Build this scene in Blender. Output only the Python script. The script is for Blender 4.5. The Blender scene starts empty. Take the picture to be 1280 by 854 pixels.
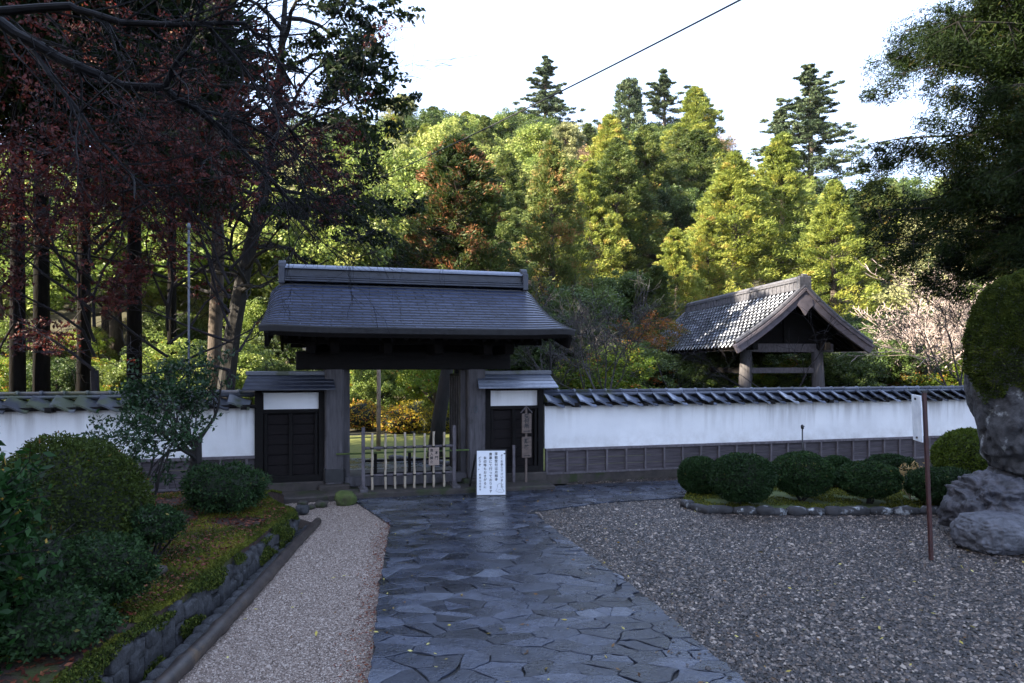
import bpy, bmesh, math, random
import numpy as np
from mathutils import Vector, Matrix, Euler, noise as mnoise

# ------------------------------------------------------------------ camera, world, sun, exposure
SC = bpy.context.scene
COL = SC.collection
cam_d = bpy.data.cameras.new('camera')
cam = bpy.data.objects.new('camera', cam_d)
COL.objects.link(cam)
F = 850.0; HZ = 457.0; CAMH = 2.1
cam.location = (0, 0, CAMH)
cam.rotation_euler = (math.radians(90), 0, 0)
cam_d.sensor_width = 36.0
cam_d.lens = 36.0 * F / 1280.0
cam_d.shift_y = (HZ - 427.0) / 1280.0
cam_d.clip_end = 3000
SC.camera = cam

SUN_AZ = math.atan2(-0.9, -0.435)
SUN_EL = math.radians(29)
world = bpy.data.worlds.new('World')
SC.world = world
world.use_nodes = True
wn = world.node_tree
wn.nodes.clear()
sky = wn.nodes.new('ShaderNodeTexSky')
sky.sky_type = 'NISHITA'
sky.sun_disc = False
sky.sun_elevation = SUN_EL
sky.sun_rotation = SUN_AZ
sky.air_density = 1.0
sky.dust_density = 2.5
sky.ozone_density = 1.0
thin = wn.nodes.new('ShaderNodeMixRGB')          # thin bright cloud veil over the blue
thin.inputs[0].default_value = 0.5
thin.inputs[2].default_value = (6.9, 8.5, 12.4, 1)
bgn = wn.nodes.new('ShaderNodeBackground')
bgn.inputs[1].default_value = 0.056
won = wn.nodes.new('ShaderNodeOutputWorld')
wn.links.new(sky.outputs[0], thin.inputs[1])
wn.links.new(thin.outputs[0], bgn.inputs[0])
wn.links.new(bgn.outputs[0], won.inputs[0])

sun_d = bpy.data.lights.new('sun', 'SUN')
sun_d.energy = 5.0
sun_d.angle = math.radians(0.55)
sun_d.color = (1.0, 0.88, 0.68)
sun = bpy.data.objects.new('sun', sun_d)
COL.objects.link(sun)
sdir = Vector((math.sin(SUN_AZ) * math.cos(SUN_EL), math.cos(SUN_AZ) * math.cos(SUN_EL), math.sin(SUN_EL)))
sun.rotation_euler = sdir.to_track_quat('Z', 'Y').to_euler()
sun.location = (-30, 0, 40)

SC.view_settings.view_transform = 'Standard'
SC.view_settings.look = 'None'
SC.view_settings.gamma = 1
SC.view_settings.exposure = 2.5
SC.cycles.max_bounces = 6
SC.cycles.diffuse_bounces = 3
SC.cycles.transparent_max_bounces = 8

# ------------------------------------------------------------------ pixel helpers (reference photo 1280 x 854)
def gp(px, py, z=0.0):
    D = F * (CAMH - z) / (py - HZ)
    return Vector(((px - 640) / F * D, D, z))
def at(px, py, D):
    return Vector(((px - 640) / F * D, D, CAMH + (HZ - py) / F * D))
TH = math.radians(15)
U = Vector((math.cos(TH), math.sin(TH), 0)); N = Vector((-math.sin(TH), math.cos(TH), 0))
O = Vector((-1.857, 11.52, 0))
def W(t, n, z=0.0):
    return O + U * t + N * n + Vector((0, 0, z))
def t_of(px, n=0.0):
    k = (px - 640) / F
    o = O + N * n
    return (k * o.y - o.x) / (U.x - k * U.y)
def z_of(py, t, n=0.0):
    return CAMH + (HZ - py) / F * W(t, n).y

# ------------------------------------------------------------------ materials
BASE = {'gravel_bed': .55, 'mixed_river_pebble': .78, 'pale_gravel_bed': .72, 'pale_pink_pebble': .72, 'clipped_box_leaf': .95, 'azalea_leaf': 1.0, 'camellia_leaf': .9, 'laurel_leaf': .9,
        'retaining_stone': .6, 'lichen_kerb_stone': .8, 'dark_stained_wood': .4, 'dark_stained_board': .5, 'shade_black_rafter_wood': .5, 'weathered_grey_post': .6, 'weathered_wainscot': .85,
        'weathered_batten': .85, 'leafy_soil': .7, 'mossy_soil': .8, 'dark_cedar_spray': .7, 'deep_green_cedar_spray': .62, 'dark_boulder': .75, 'grey_boulder': .75, 'plinth_stone': .6, 'shade_dark_core': .5,
        'blackened_bamboo': .7, 'dark_bark': .5, 'moss_tuft': 1.0, 'grey_twig_bark': .6, 'brown_bark': .8, 'sign_white': .95, 'sign_wood': .8, 'dried_bamboo': 1.15, 'blue_black_ridge': .8, 'path_joint': .6}
def kf(name, c): f = BASE.get(name, 1.0); return tuple(x * f for x in c)
def newmat(name):
    m = bpy.data.materials.new(name); m.use_nodes = True
    nt = m.node_tree
    b = nt.nodes['Principled BSDF']
    return m, nt, b
def coords(nt, scale=(1, 1, 1), kind='Object'):
    tc = nt.nodes.new('ShaderNodeTexCoord')
    mp = nt.nodes.new('ShaderNodeMapping')
    mp.inputs['Scale'].default_value = scale
    nt.links.new(tc.outputs[kind], mp.inputs[0])
    return mp.outputs[0]
def ntex(nt, vec, scale, detail=6, rough=.6):
    n = nt.nodes.new('ShaderNodeTexNoise')
    n.inputs['Scale'].default_value = scale
    n.inputs['Detail'].default_value = detail
    n.inputs['Roughness'].default_value = rough
    nt.links.new(vec, n.inputs['Vector'])
    return n.outputs['Fac']
def ramp(nt, fac, stops):
    r = nt.nodes.new('ShaderNodeValToRGB')
    e = r.color_ramp.elements
    while len(e) < len(stops): e.new(.5)
    for i, (p, c) in enumerate(stops):
        e[i].position = p
        e[i].color = (*c, 1) if len(c) == 3 else c
    nt.links.new(fac, r.inputs[0])
    return r.outputs[0]
def mixc(nt, fac, a, b, mode='MIX'):
    m = nt.nodes.new('ShaderNodeMixRGB'); m.blend_type = mode
    for i, v in ((0, fac), (1, a), (2, b)):
        if hasattr(v, 'links') or hasattr(v, 'is_linked'): nt.links.new(v, m.inputs[i])
        else: m.inputs[i].default_value = v if i == 0 else (*v, 1)
    return m.outputs[0]
def bumpn(nt, b, h, strength, dist=.01):
    bp = nt.nodes.new('ShaderNodeBump')
    bp.inputs['Strength'].default_value = strength
    bp.inputs['Distance'].default_value = dist
    nt.links.new(h, bp.inputs['Height'])
    nt.links.new(bp.outputs[0], b.inputs['Normal'])
    return bp
def mat(name, c1, c2, scale=4, rough=.7, bump=.3, bdist=.01, stretch=(1, 1, 1), c3=None, s3=1.2, t3=.55, spec=.5, metal=0, rrange=.12):
    m, nt, b = newmat(name)
    c1, c2 = kf(name, c1), kf(name, c2); c3 = kf(name, c3) if c3 else None
    v = coords(nt, stretch)
    f = ntex(nt, v, scale)
    col = ramp(nt, f, [(.3, c1), (.7, c2)])
    if c3 is not None:
        v2 = coords(nt)
        f2 = ntex(nt, v2, s3, 8, .65)
        k = ramp(nt, f2, [(t3, (0, 0, 0)), (t3 + .1, (1, 1, 1))])
        col = mixc(nt, k, col, c3)
    nt.links.new(col, b.inputs['Base Color'])
    fr = ntex(nt, v, scale * 3.1)
    rr = nt.nodes.new('ShaderNodeMapRange')
    rr.inputs['To Min'].default_value = max(.03, rough - rrange); rr.inputs['To Max'].default_value = min(1, rough + rrange)
    nt.links.new(fr, rr.inputs[0]); nt.links.new(rr.outputs[0], b.inputs['Roughness'])
    b.inputs['Specular IOR Level'].default_value = spec
    b.inputs['Metallic'].default_value = metal
    if bump: bumpn(nt, b, f, bump, bdist)
    return m
def leafmat(name, stops, transl=.35, rough=.55, spec=.35, inst=.0):
    """leaf colour from a per-leaf 'tint' attribute, plus translucency"""
    m, nt, b = newmat(name)
    stops = [(p, kf(name, c)) for p, c in stops]
    a = nt.nodes.new('ShaderNodeAttribute'); a.attribute_name = 'tint'
    fac = a.outputs['Fac']
    if inst:
        oi = nt.nodes.new('ShaderNodeObjectInfo')
        ma = nt.nodes.new('ShaderNodeMath'); ma.operation = 'MULTIPLY_ADD'
        ma.inputs[1].default_value = inst; nt.links.new(oi.outputs['Random'], ma.inputs[0])
        ad = nt.nodes.new('ShaderNodeMath'); ad.operation = 'SUBTRACT'; ad.inputs[1].default_value = inst / 2
        nt.links.new(fac, ad.inputs[0]); nt.links.new(ad.outputs[0], ma.inputs[2])
        fac = ma.outputs[0]
    col = ramp(nt, fac, stops)
    nt.links.new(col, b.inputs['Base Color'])
    b.inputs['Roughness'].default_value = rough
    b.inputs['Specular IOR Level'].default_value = spec
    tr = nt.nodes.new('ShaderNodeBsdfTranslucent')
    nt.links.new(col, tr.inputs[0])
    mx = nt.nodes.new('ShaderNodeMixShader'); mx.inputs[0].default_value = transl
    out = nt.nodes['Material Output']
    nt.links.new(b.outputs[0], mx.inputs[1]); nt.links.new(tr.outputs[0], mx.inputs[2])
    nt.links.new(mx.outputs[0], out.inputs['Surface'])
    return m
def island_mat(name, stops, rough=.5, bump=0, spec=.5, scale=60):
    m, nt, b = newmat(name)
    g = nt.nodes.new('ShaderNodeNewGeometry'); stops = [(p, kf(name, c)) for p, c in stops]
    col = ramp(nt, g.outputs['Random Per Island'], stops)
    v = coords(nt)
    f = ntex(nt, v, scale, 4)
    col = mixc(nt, .45, col, ramp(nt, f, [(.3, (.35, .35, .35)), (.75, (1.3, 1.3, 1.3))]), 'MULTIPLY')
    nt.links.new(col, b.inputs['Base Color'])
    b.inputs['Roughness'].default_value = rough
    b.inputs['Specular IOR Level'].default_value = spec
    if bump: bumpn(nt, b, f, bump, .004)
    return m

M = {}
M['wood_dark'] = mat('dark_stained_wood', (.007, .006, .006), (.020, .015, .015), 6, .8, .5, .01, (1, 1, 9), rrange=.1, spec=.25)
M['wood_dark_h'] = mat('dark_stained_board', (.007, .005, .006), (.026, .018, .019), 6, .8, .5, .01, (1, 9, 14), spec=.25)
M['wood_grey'] = mat('weathered_grey_post', (.07, .064, .070), (.18, .165, .18), 7, .8, .6, .012, (3, 3, .35), c3=(.05, .045, .048), s3=2.5, t3=.56)
M['wood_panel'] = mat('weathered_wainscot', (.038, .031, .036), (.11, .092, .105), 7, .85, .6, .008, (.35, 3, 5), c3=(.085, .09, .09), s3=3.5, t3=.62)
M['wood_trim'] = mat('weathered_batten', (.08, .068, .075), (.17, .15, .165), 8, .85, .5, .006, (2, 2, 1))
M['eave_wood'] = mat('shade_black_rafter_wood', (.004, .003, .003), (.012, .009, .008), 5, .9, .3, .01, spec=.1)  # near-black colour paints the shade under the eaves into the wood
M['board_grey'] = mat('grey_purple_bargeboard', (.10, .085, .10), (.19, .165, .19), 5, .8, .5, .01, (1, 6, 1))
M['bamboo_pole'] = mat('dried_bamboo', (.23, .19, .14), (.42, .35, .27), 8, .6, .2, .004, (3, 3, .8))
M['bamboo_green'] = mat('green_bamboo', (.05, .09, .02), (.10, .15, .04), 8, .5, .2, .004)
M['bamboo_dark'] = mat('blackened_bamboo', (.022, .018, .02), (.075, .058, .05), 6, .42, .3, .006, (2, 2, 2), c3=(.13, .085, .05), s3=3, t3=.62)
M['rope'] = mat('black_rope', (.01, .01, .01), (.03, .025, .02), 40, .9, .5)
M['stone_base'] = mat('plinth_stone', (.035, .030, .028), (.10, .08, .07), 5, .8, .7, .02, c3=(.035, .05, .012), s3=3, t3=.52)
M['stone_wall'] = mat('retaining_stone', (.014, .015, .017), (.085, .088, .10), 14, .8, 1, .03, c3=(.20, .21, .23), s3=6.5, t3=.63)
M['kerb'] = mat('lichen_kerb_stone', (.012, .012, .014), (.05, .05, .056), 7, .8, .9, .02, c3=(.42, .45, .48), s3=5.5, t3=.56)
M['boulder'] = mat('dark_boulder', (.012, .012, .017), (.10, .10, .125), 8, .6, 1, .04, c3=(.28, .29, .33), s3=3.4, t3=.64)
M['boulder_pale'] = mat('grey_boulder', (.04, .042, .052), (.14, .145, .175), 9, .65, 1, .03, c3=(.05, .07, .015), s3=2.5, t3=.66)
M['plastic_white'] = mat('sign_white', (.72, .75, .80), (.80, .82, .86), 2, .5, 0)
M['plate_white'] = mat('weathered_white_plate', (.55, .60, .68), (.78, .82, .88), 9, .5, .1)
M['ink'] = mat('black_ink', (.006, .006, .008), (.012, .012, .015), 2, .6, 0)
M['black_metal'] = mat('black_painted_metal', (.012, .012, .014), (.03, .03, .034), 10, .4, .1)
M['red_metal'] = mat('rusty_red_paint', (.028, .008, .009), (.055, .016, .014), 9, .55, .2)
M['grey_metal'] = mat('galvanised_metal', (.04, .05, .06), (.10, .12, .14), 12, .5, .1)
M['pole_metal'] = mat('dull_pole_metal', (.03, .035, .045), (.10, .11, .14), 12, .5, .1)
M['wire'] = mat('cable_sheath', (.01, .01, .01), (.02, .02, .02), 5, .6, 0)
M['sign_wood'] = mat('sign_wood', (.10, .07, .058), (.19, .14, .115), 6, .7, .3, .004, (1, 1, 6))
M['sign_wood_pale'] = mat('pale_sign_wood', (.26, .19, .15), (.38, .29, .24), 6, .7, .3, .004, (1, 1, 6))
M['bark_dark'] = mat('dark_bark', (.008, .007, .007), (.035, .029, .027), 6, .9, .9, .03, (2, 2, .5))
M['bark_black'] = mat('shade_black_cedar_bark', (.002, .002, .002), (.010, .008, .007), 6, .95, .9, .03, (2, 2, .5), spec=.1)  # grove shade put into the bark colour, keeps sunlit trunks near black
M['bark_mid'] = mat('brown_bark', (.04, .03, .024), (.12, .09, .07), 6, .9, .9, .03, (2, 2, .5))
M['bark_wet'] = mat('wet_cherry_bark', (.002, .002, .003), (.008, .008, .010), 9, .6, .6, .01, c3=(.10, .12, .13), s3=5.5, t3=.72, spec=.12)
M['bark_twig'] = mat('twig_bark', (.005, .004, .005), (.022, .018, .022), 9, .7, .2, spec=.2)
M['bark_grey_twig'] = mat('grey_twig_bark', (.018, .016, .018), (.085, .075, .08), 6, .8, .3)
M['bark_pale'] = mat('pale_twig_bark', (.26, .20, .185), (.42, .35, .33), 6, .8, .3)
M['bark_sunny'] = mat('grey_sunlit_bark', (.15, .11, .08), (.32, .25, .19), 6, .85, .6, .02)
M['bell_roof_dark'] = mat('dim_roof_ridge', (.05, .05, .06), (.12, .12, .14), 12, .6, .4)

def tile_mat(name, lo, hi, rough, patch=(.30, .33, .40), pt=.60, ps=1.6):
    m, nt, b = newmat(name)
    g = nt.nodes.new('ShaderNodeNewGeometry')
    col = ramp(nt, g.outputs['Random Per Island'], [(0, lo), (.6, hi), (.85, tuple(min(1, h * 1.7) for h in hi)), (1, patch)])
    v = coords(nt)
    f = ntex(nt, v, ps * 12, 5)
    col = mixc(nt, .5, col, ramp(nt, f, [(.25, (.5, .5, .5)), (.75, (1.35, 1.35, 1.35))]), 'MULTIPLY')
    f2 = ntex(nt, v, ps, 7)
    k = ramp(nt, f2, [(pt, (0, 0, 0)), (pt + .08, (1, 1, 1))])
    col = mixc(nt, k, col, (.05, .06, .035))
    nt.links.new(col, b.inputs['Base Color'])
    b.inputs['Roughness'].default_value = rough
    bumpn(nt, b, f, .15, .004)
    return m
M['tile'] = tile_mat('blue_grey_glazed_tile', (.035, .043, .065), (.085, .10, .14), .30)
M['tile_mossy'] = tile_mat('old_mossy_tile', (.022, .025, .035), (.06, .065, .08), .4, (.10, .11, .13), .5, 2.2)
M['bell_tile'] = tile_mat('sheen_bright_roof_tile', (.27, .29, .35), (.45, .48, .56), .3, (.6, .62, .7), .78)  # tile colour raised to paint in the pale sky sheen

def shingle_mat():
    m, nt, b = newmat('slate_blue_shingle')
    tc = nt.nodes.new('ShaderNodeUVMap'); tc.uv_map = 'UVMap'
    br = nt.nodes.new('ShaderNodeTexBrick')
    br.inputs['Scale'].default_value = 1.0
    br.inputs['Mortar Size'].default_value = .010
    br.inputs['Brick Width'].default_value = .30
    br.inputs['Row Height'].default_value = .0875
    br.inputs['Color1'].default_value = (.024, .034, .070, 1)
    br.inputs['Color2'].default_value = (.046, .060, .112, 1)
    br.inputs['Mortar'].default_value = (.010, .012, .02, 1)
    br.inputs['Bias'].default_value = .1
    nt.links.new(tc.outputs[0], br.inputs['Vector'])
    v = coords(nt)
    f = ntex(nt, v, 3.0, 8, .7)
    col = mixc(nt, .6, br.outputs['Color'], ramp(nt, f, [(.3, (.5, .5, .55)), (.7, (1.5, 1.5, 1.5))]), 'MULTIPLY')
    f2 = ntex(nt, v, 14, 3, .6)
    k = ramp(nt, f2, [(.70, (0, 0, 0)), (.74, (1, 1, 1))])
    col = mixc(nt, k, col, (.16, .18, .23))
    nt.links.new(col, b.inputs['Base Color'])
    rr = nt.nodes.new('ShaderNodeMapRange'); rr.inputs['To Min'].default_value = .2; rr.inputs['To Max'].default_value = .5
    nt.links.new(f, rr.inputs[0]); nt.links.new(rr.outputs[0], b.inputs['Roughness'])
    bp = bumpn(nt, b, br.outputs['Fac'], .6, .008); bp.invert = True
    return m
M['shingle'] = shingle_mat()
M['ridge_dark'] = mat('blue_black_ridge', (.016, .02, .034), (.04, .048, .075), 9, .4, .3)

def plaster_mat():
    m, nt, b = newmat('white_plaster')
    v = coords(nt)
    f = ntex(nt, v, 1.1, 6)
    col = ramp(nt, f, [(.25, (.70, .70, .715)), (.7, (.85, .85, .86))])
    vs = coords(nt, (7, 7, .55))
    s = ntex(nt, vs, 1.0, 6, .6)
    tc = nt.nodes.new('ShaderNodeTexCoord'); sx = nt.nodes.new('ShaderNodeSeparateXYZ')
    nt.links.new(tc.outputs['Object'], sx.inputs[0])
    top = nt.nodes.new('ShaderNodeMapRange'); top.inputs['From Min'].default_value = .75; top.inputs['From Max'].default_value = 1.5
    nt.links.new(sx.outputs['Z'], top.inputs[0])
    vl = coords(nt, (.35, .35, .35)); lo = ntex(nt, vl, 1.0, 2)
    mu = nt.nodes.new('ShaderNodeMath'); mu.operation = 'MULTIPLY'
    nt.links.new(top.outputs[0], mu.inputs[0])
    nt.links.new(ramp(nt, s, [(.46, (0, 0, 0)), (.62, (1, 1, 1))]), mu.inputs[1])
    mu2 = nt.nodes.new('ShaderNodeMath'); mu2.operation = 'MULTIPLY'
    nt.links.new(mu.outputs[0], mu2.inputs[0]); nt.links.new(ramp(nt, lo, [(.42, (0, 0, 0)), (.62, (1, 1, 1))]), mu2.inputs[1])
    col = mixc(nt, mu2.outputs[0], col, (.43, .41, .40))
    low = nt.nodes.new('ShaderNodeMapRange'); low.inputs['From Min'].default_value = .95; low.inputs['From Max'].default_value = .60
    nt.links.new(sx.outputs['Z'], low.inputs[0])
    mu3 = nt.nodes.new('ShaderNodeMath'); mu3.operation = 'MULTIPLY'
    nt.links.new(low.outputs[0], mu3.inputs[0]); nt.links.new(ramp(nt, ntex(nt, v, 3.5, 8, .7), [(.4, (0, 0, 0)), (.75, (.7, .7, .7))]), mu3.inputs[1])
    col = mixc(nt, mu3.outputs[0], col, (.42, .39, .36))
    nt.links.new(col, b.inputs['Base Color'])
    b.inputs['Roughness'].default_value = .85
    bumpn(nt, b, ntex(nt, v, 30, 4), .12, .004)
    return m
M['plaster'] = plaster_mat()

def flag_mat():
    m, nt, b = newmat('wet_flagstone')
    g = nt.nodes.new('ShaderNodeNewGeometry')
    col = ramp(nt, g.outputs['Random Per Island'], [(0, (.012, .014, .020)), (.3, (.021, .025, .037)), (.7, (.034, .041, .060)), (.9, (.054, .063, .090)), (1, (.08, .092, .12))])
    v = coords(nt)
    f = ntex(nt, v, 5.5, 8, .7)
    col = mixc(nt, .75, col, ramp(nt, f, [(.3, (.4, .4, .42)), (.7, (1.6, 1.6, 1.6))]), 'MULTIPLY')
    nt.links.new(col, b.inputs['Base Color'])
    w = ntex(nt, v, 2.2, 6, .7)
    sp = ntex(nt, v, 38, 3, .6)
    r1 = nt.nodes.new('ShaderNodeMapRange'); r1.inputs['From Min'].default_value = .38; r1.inputs['From Max'].default_value = .6
    r1.inputs['To Min'].default_value = .10; r1.inputs['To Max'].default_value = .42
    nt.links.new(w, r1.inputs[0]); nt.links.new(r1.outputs[0], b.inputs['Roughness'])
    ad = nt.nodes.new('ShaderNodeMath'); ad.operation = 'ADD'
    nt.links.new(f, ad.inputs[0]); nt.links.new(sp, ad.inputs[1])
    bumpn(nt, b, ad.outputs[0], .5, .012)
    return m
M['flag'] = flag_mat()
M['joint'] = mat('dark_path_joint', (.008, .008, .010), (.025, .025, .024), 20, .9, .5)
M['gravel_bed'] = mat('gravel_bed', (.022, .018, .015), (.09, .078, .065), 70, .8, 1, .02, c3=(.05, .042, .038), s3=1.2, t3=.58)
M['sand_bed'] = mat('pale_gravel_bed', (.16, .12, .10), (.36, .29, .25), 90, .9, 1, .01)
PEB = [(0, (.010, .010, .013)), (.25, (.035, .032, .034)), (.45, (.07, .068, .08)), (.58, (.16, .12, .09)), (.7, (.13, .135, .17)), (.85, (.25, .22, .20)), (.94, (.46, .44, .45)), (1, (.75, .74, .74))]
M['pebble'] = island_mat('mixed_river_pebble', [(p, (c[0] * .62, c[1] * .53, c[2] * .44)) for p, c in PEB], .42)
M['pebble_pale'] = island_mat('pale_pink_pebble', [(0, (.10, .07, .055)), (.25, (.25, .185, .15)), (.6, (.38, .30, .25)), (1, (.56, .48, .42))], .7)
M['soil'] = mat('leafy_soil', (.018, .010, .007), (.06, .03, .02), 12, .95, .9, .03, c3=(.05, .065, .010), s3=1.3, t3=.5)
M['moss_soil'] = mat('mossy_soil', (.05, .075, .015), (.10, .13, .03), 10, .95, .9, .03, c3=(.05, .038, .025), s3=1.5, t3=.56)
M['ground'] = mat('forest_floor', (.018, .018, .008), (.05, .045, .02), 1.6, .95, .5, .05, c3=(.06, .05, .022), s3=.5)
M['lawn'] = mat('sunlit_moss_lawn', (.08, .10, .018), (.17, .17, .03), 6, .95, .7, .02)
M['moss'] = leafmat('moss_tuft', [(0, (.020, .030, .005)), (.5, (.070, .085, .010)), (1, (.18, .17, .02))], .2, .8, .2)
M['moss_rock'] = leafmat('moss_on_rock', [(0, (.014, .024, .004)), (.6, (.042, .062, .009)), (1, (.10, .115, .02))], .15, .85, .15)
M['leaf_fallen'] = leafmat('fallen_leaf', [(0, (.06, .03, .012)), (.4, (.16, .08, .02)), (.7, (.42, .34, .06)), (1, (.6, .55, .2))], .2, .5)
M['leaf_red_fallen'] = leafmat('fallen_red_leaf', [(0, (.05, .012, .008)), (.5, (.12, .025, .014)), (1, (.20, .07, .03))], .15, .6)
M['topiary'] = leafmat('clipped_box_leaf', [(0, (.008, .018, .007)), (.5, (.018, .042, .013)), (.93, (.035, .075, .02)), (1, (.16, .14, .04))], .15, .6, .15)
M['azalea'] = leafmat('azalea_leaf', [(0, (.016, .024, .006)), (.5, (.036, .055, .010)), (.92, (.06, .085, .014)), (1, (.16, .075, .02))], .2, .6, .12)
M['dome'] = leafmat('bright_clipped_leaf', [(0, (.03, .05, .008)), (.5, (.065, .10, .012)), (1, (.11, .145, .02))], .2, .6, .15)
M['camellia'] = leafmat('camellia_leaf', [(0, (.008, .022, .008)), (.6, (.02, .05, .018)), (.93, (.04, .09, .028)), (1, (.10, .03, .02))], .2, .38, .25)
M['big_leaf'] = leafmat('laurel_leaf', [(0, (.008, .024, .007)), (.55, (.016, .055, .012)), (.93, (.035, .095, .018)), (.96, (.35, .25, .04)), (1, (.42, .24, .05))], .25, .45, .18)
M['dry'] = leafmat('dry_yellow_leaf', [(0, (.20, .12, .05)), (1, (.45, .32, .14))], .3, .7)
M['maple'] = leafmat('maple_red_leaf', [(0, (.018, .005, .005)), (.5, (.060, .010, .009)), (.85, (.13, .020, .014)), (1, (.13, .045, .015))], .35, .6)
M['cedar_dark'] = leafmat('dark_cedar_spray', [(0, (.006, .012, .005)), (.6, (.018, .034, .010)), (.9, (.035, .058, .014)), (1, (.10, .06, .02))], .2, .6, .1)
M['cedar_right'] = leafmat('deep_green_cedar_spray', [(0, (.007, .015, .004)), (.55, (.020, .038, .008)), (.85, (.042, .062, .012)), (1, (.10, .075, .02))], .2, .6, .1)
M['cedar_yellow'] = leafmat('yellow_green_cedar', [(0, (.05, .08, .015)), (.45, (.18, .225, .04)), (.85, (.33, .335, .06)), (1, (.38, .23, .07))], .35, .6, inst=.25)
M['cedar_green'] = leafmat('mid_green_cedar', [(0, (.03, .055, .014)), (.5, (.085, .12, .026)), (.85, (.17, .19, .045)), (1, (.28, .15, .05))], .3, .6, inst=.3)
M['cedar_red'] = leafmat('bronzing_cedar', [(0, (.02, .038, .010)), (.45, (.05, .075, .015)), (.6, (.20, .085, .035)), (1, (.36, .15, .07))], .3, .6)
M['broad'] = leafmat('fresh_broadleaf', [(0, (.08, .13, .03)), (.5, (.21, .28, .06)), (1, (.38, .40, .12))], .35, .5, inst=.5)
M['broad_dark'] = leafmat('evergreen_broadleaf', [(0, (.02, .04, .012)), (.5, (.06, .10, .024)), (1, (.14, .18, .045))], .3, .5, inst=.4)
M['dim_leaf'] = leafmat('dim_evergreen_leaf', [(0, (.006, .012, .005)), (.6, (.018, .032, .009)), (.93, (.04, .06, .015)), (1, (.12, .06, .02))], .25, .6, .15)
M['pale'] = leafmat('pale_grey_green_foliage', [(0, (.13, .15, .06)), (.5, (.28, .29, .13)), (1, (.42, .41, .22))], .35, .6, inst=.3)
M['fir'] = leafmat('blue_green_fir', [(0, (.03, .055, .028)), (.6, (.085, .12, .055)), (1, (.16, .18, .08))], .25, .6)
M['rust'] = leafmat('rusty_bare_foliage', [(0, (.11, .075, .06)), (.6, (.24, .16, .11)), (1, (.36, .25, .13))], .35, .7, inst=.4)
M['autumn'] = leafmat('yellow_autumn_leaf', [(0, (.12, .12, .015)), (.45, (.32, .27, .02)), (.75, (.42, .28, .03)), (1, (.42, .13, .03))], .4, .5, inst=.5)
M['mixed_autumn'] = leafmat('mixed_autumn_leaf', [(0, (.05, .08, .012)), (.5, (.12, .13, .02)), (.75, (.25, .12, .025)), (1, (.38, .12, .03))], .4, .5, inst=.3)
M['fresh'] = leafmat('backlit_green_leaf', [(0, (.05, .09, .012)), (.6, (.13, .20, .02)), (.9, (.25, .27, .03)), (1, (.4, .14, .03))], .45, .5)

# ------------------------------------------------------------------ scene graph helpers
def tag(o, label=None, cat=None, group=None, kind=None):
    if label: o['label'] = label
    if cat: o['category'] = cat
    if group: o['group'] = group
    if kind: o['kind'] = kind
    return o
def thing(name, label, cat, loc=(0, 0, 0), rz=0, group=None):
    o = bpy.data.objects.new(name, None)
    o.empty_display_size = .2
    COL.objects.link(o)
    o.location = loc; o.rotation_euler = (0, 0, rz)
    return tag(o, label, cat, group)
def link(name, me, m=None, parent=None, bevel=0, loc=None):
    o = bpy.data.objects.new(name, me)
    COL.objects.link(o)
    if m is not None and len(me.materials) == 0: me.materials.append(m)
    if parent is not None: o.parent = parent
    if loc is not None: o.location = loc
    if bevel:
        b = o.modifiers.new('bevel', 'BEVEL'); b.width = bevel; b.segments = 1; b.limit_method = 'ANGLE'
    return o
def copy_tree(o, parent=None):
    c = o.copy(); COL.objects.link(c); c.parent = parent
    for ch in list(o.children): copy_tree(ch, c)
    return c

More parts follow.
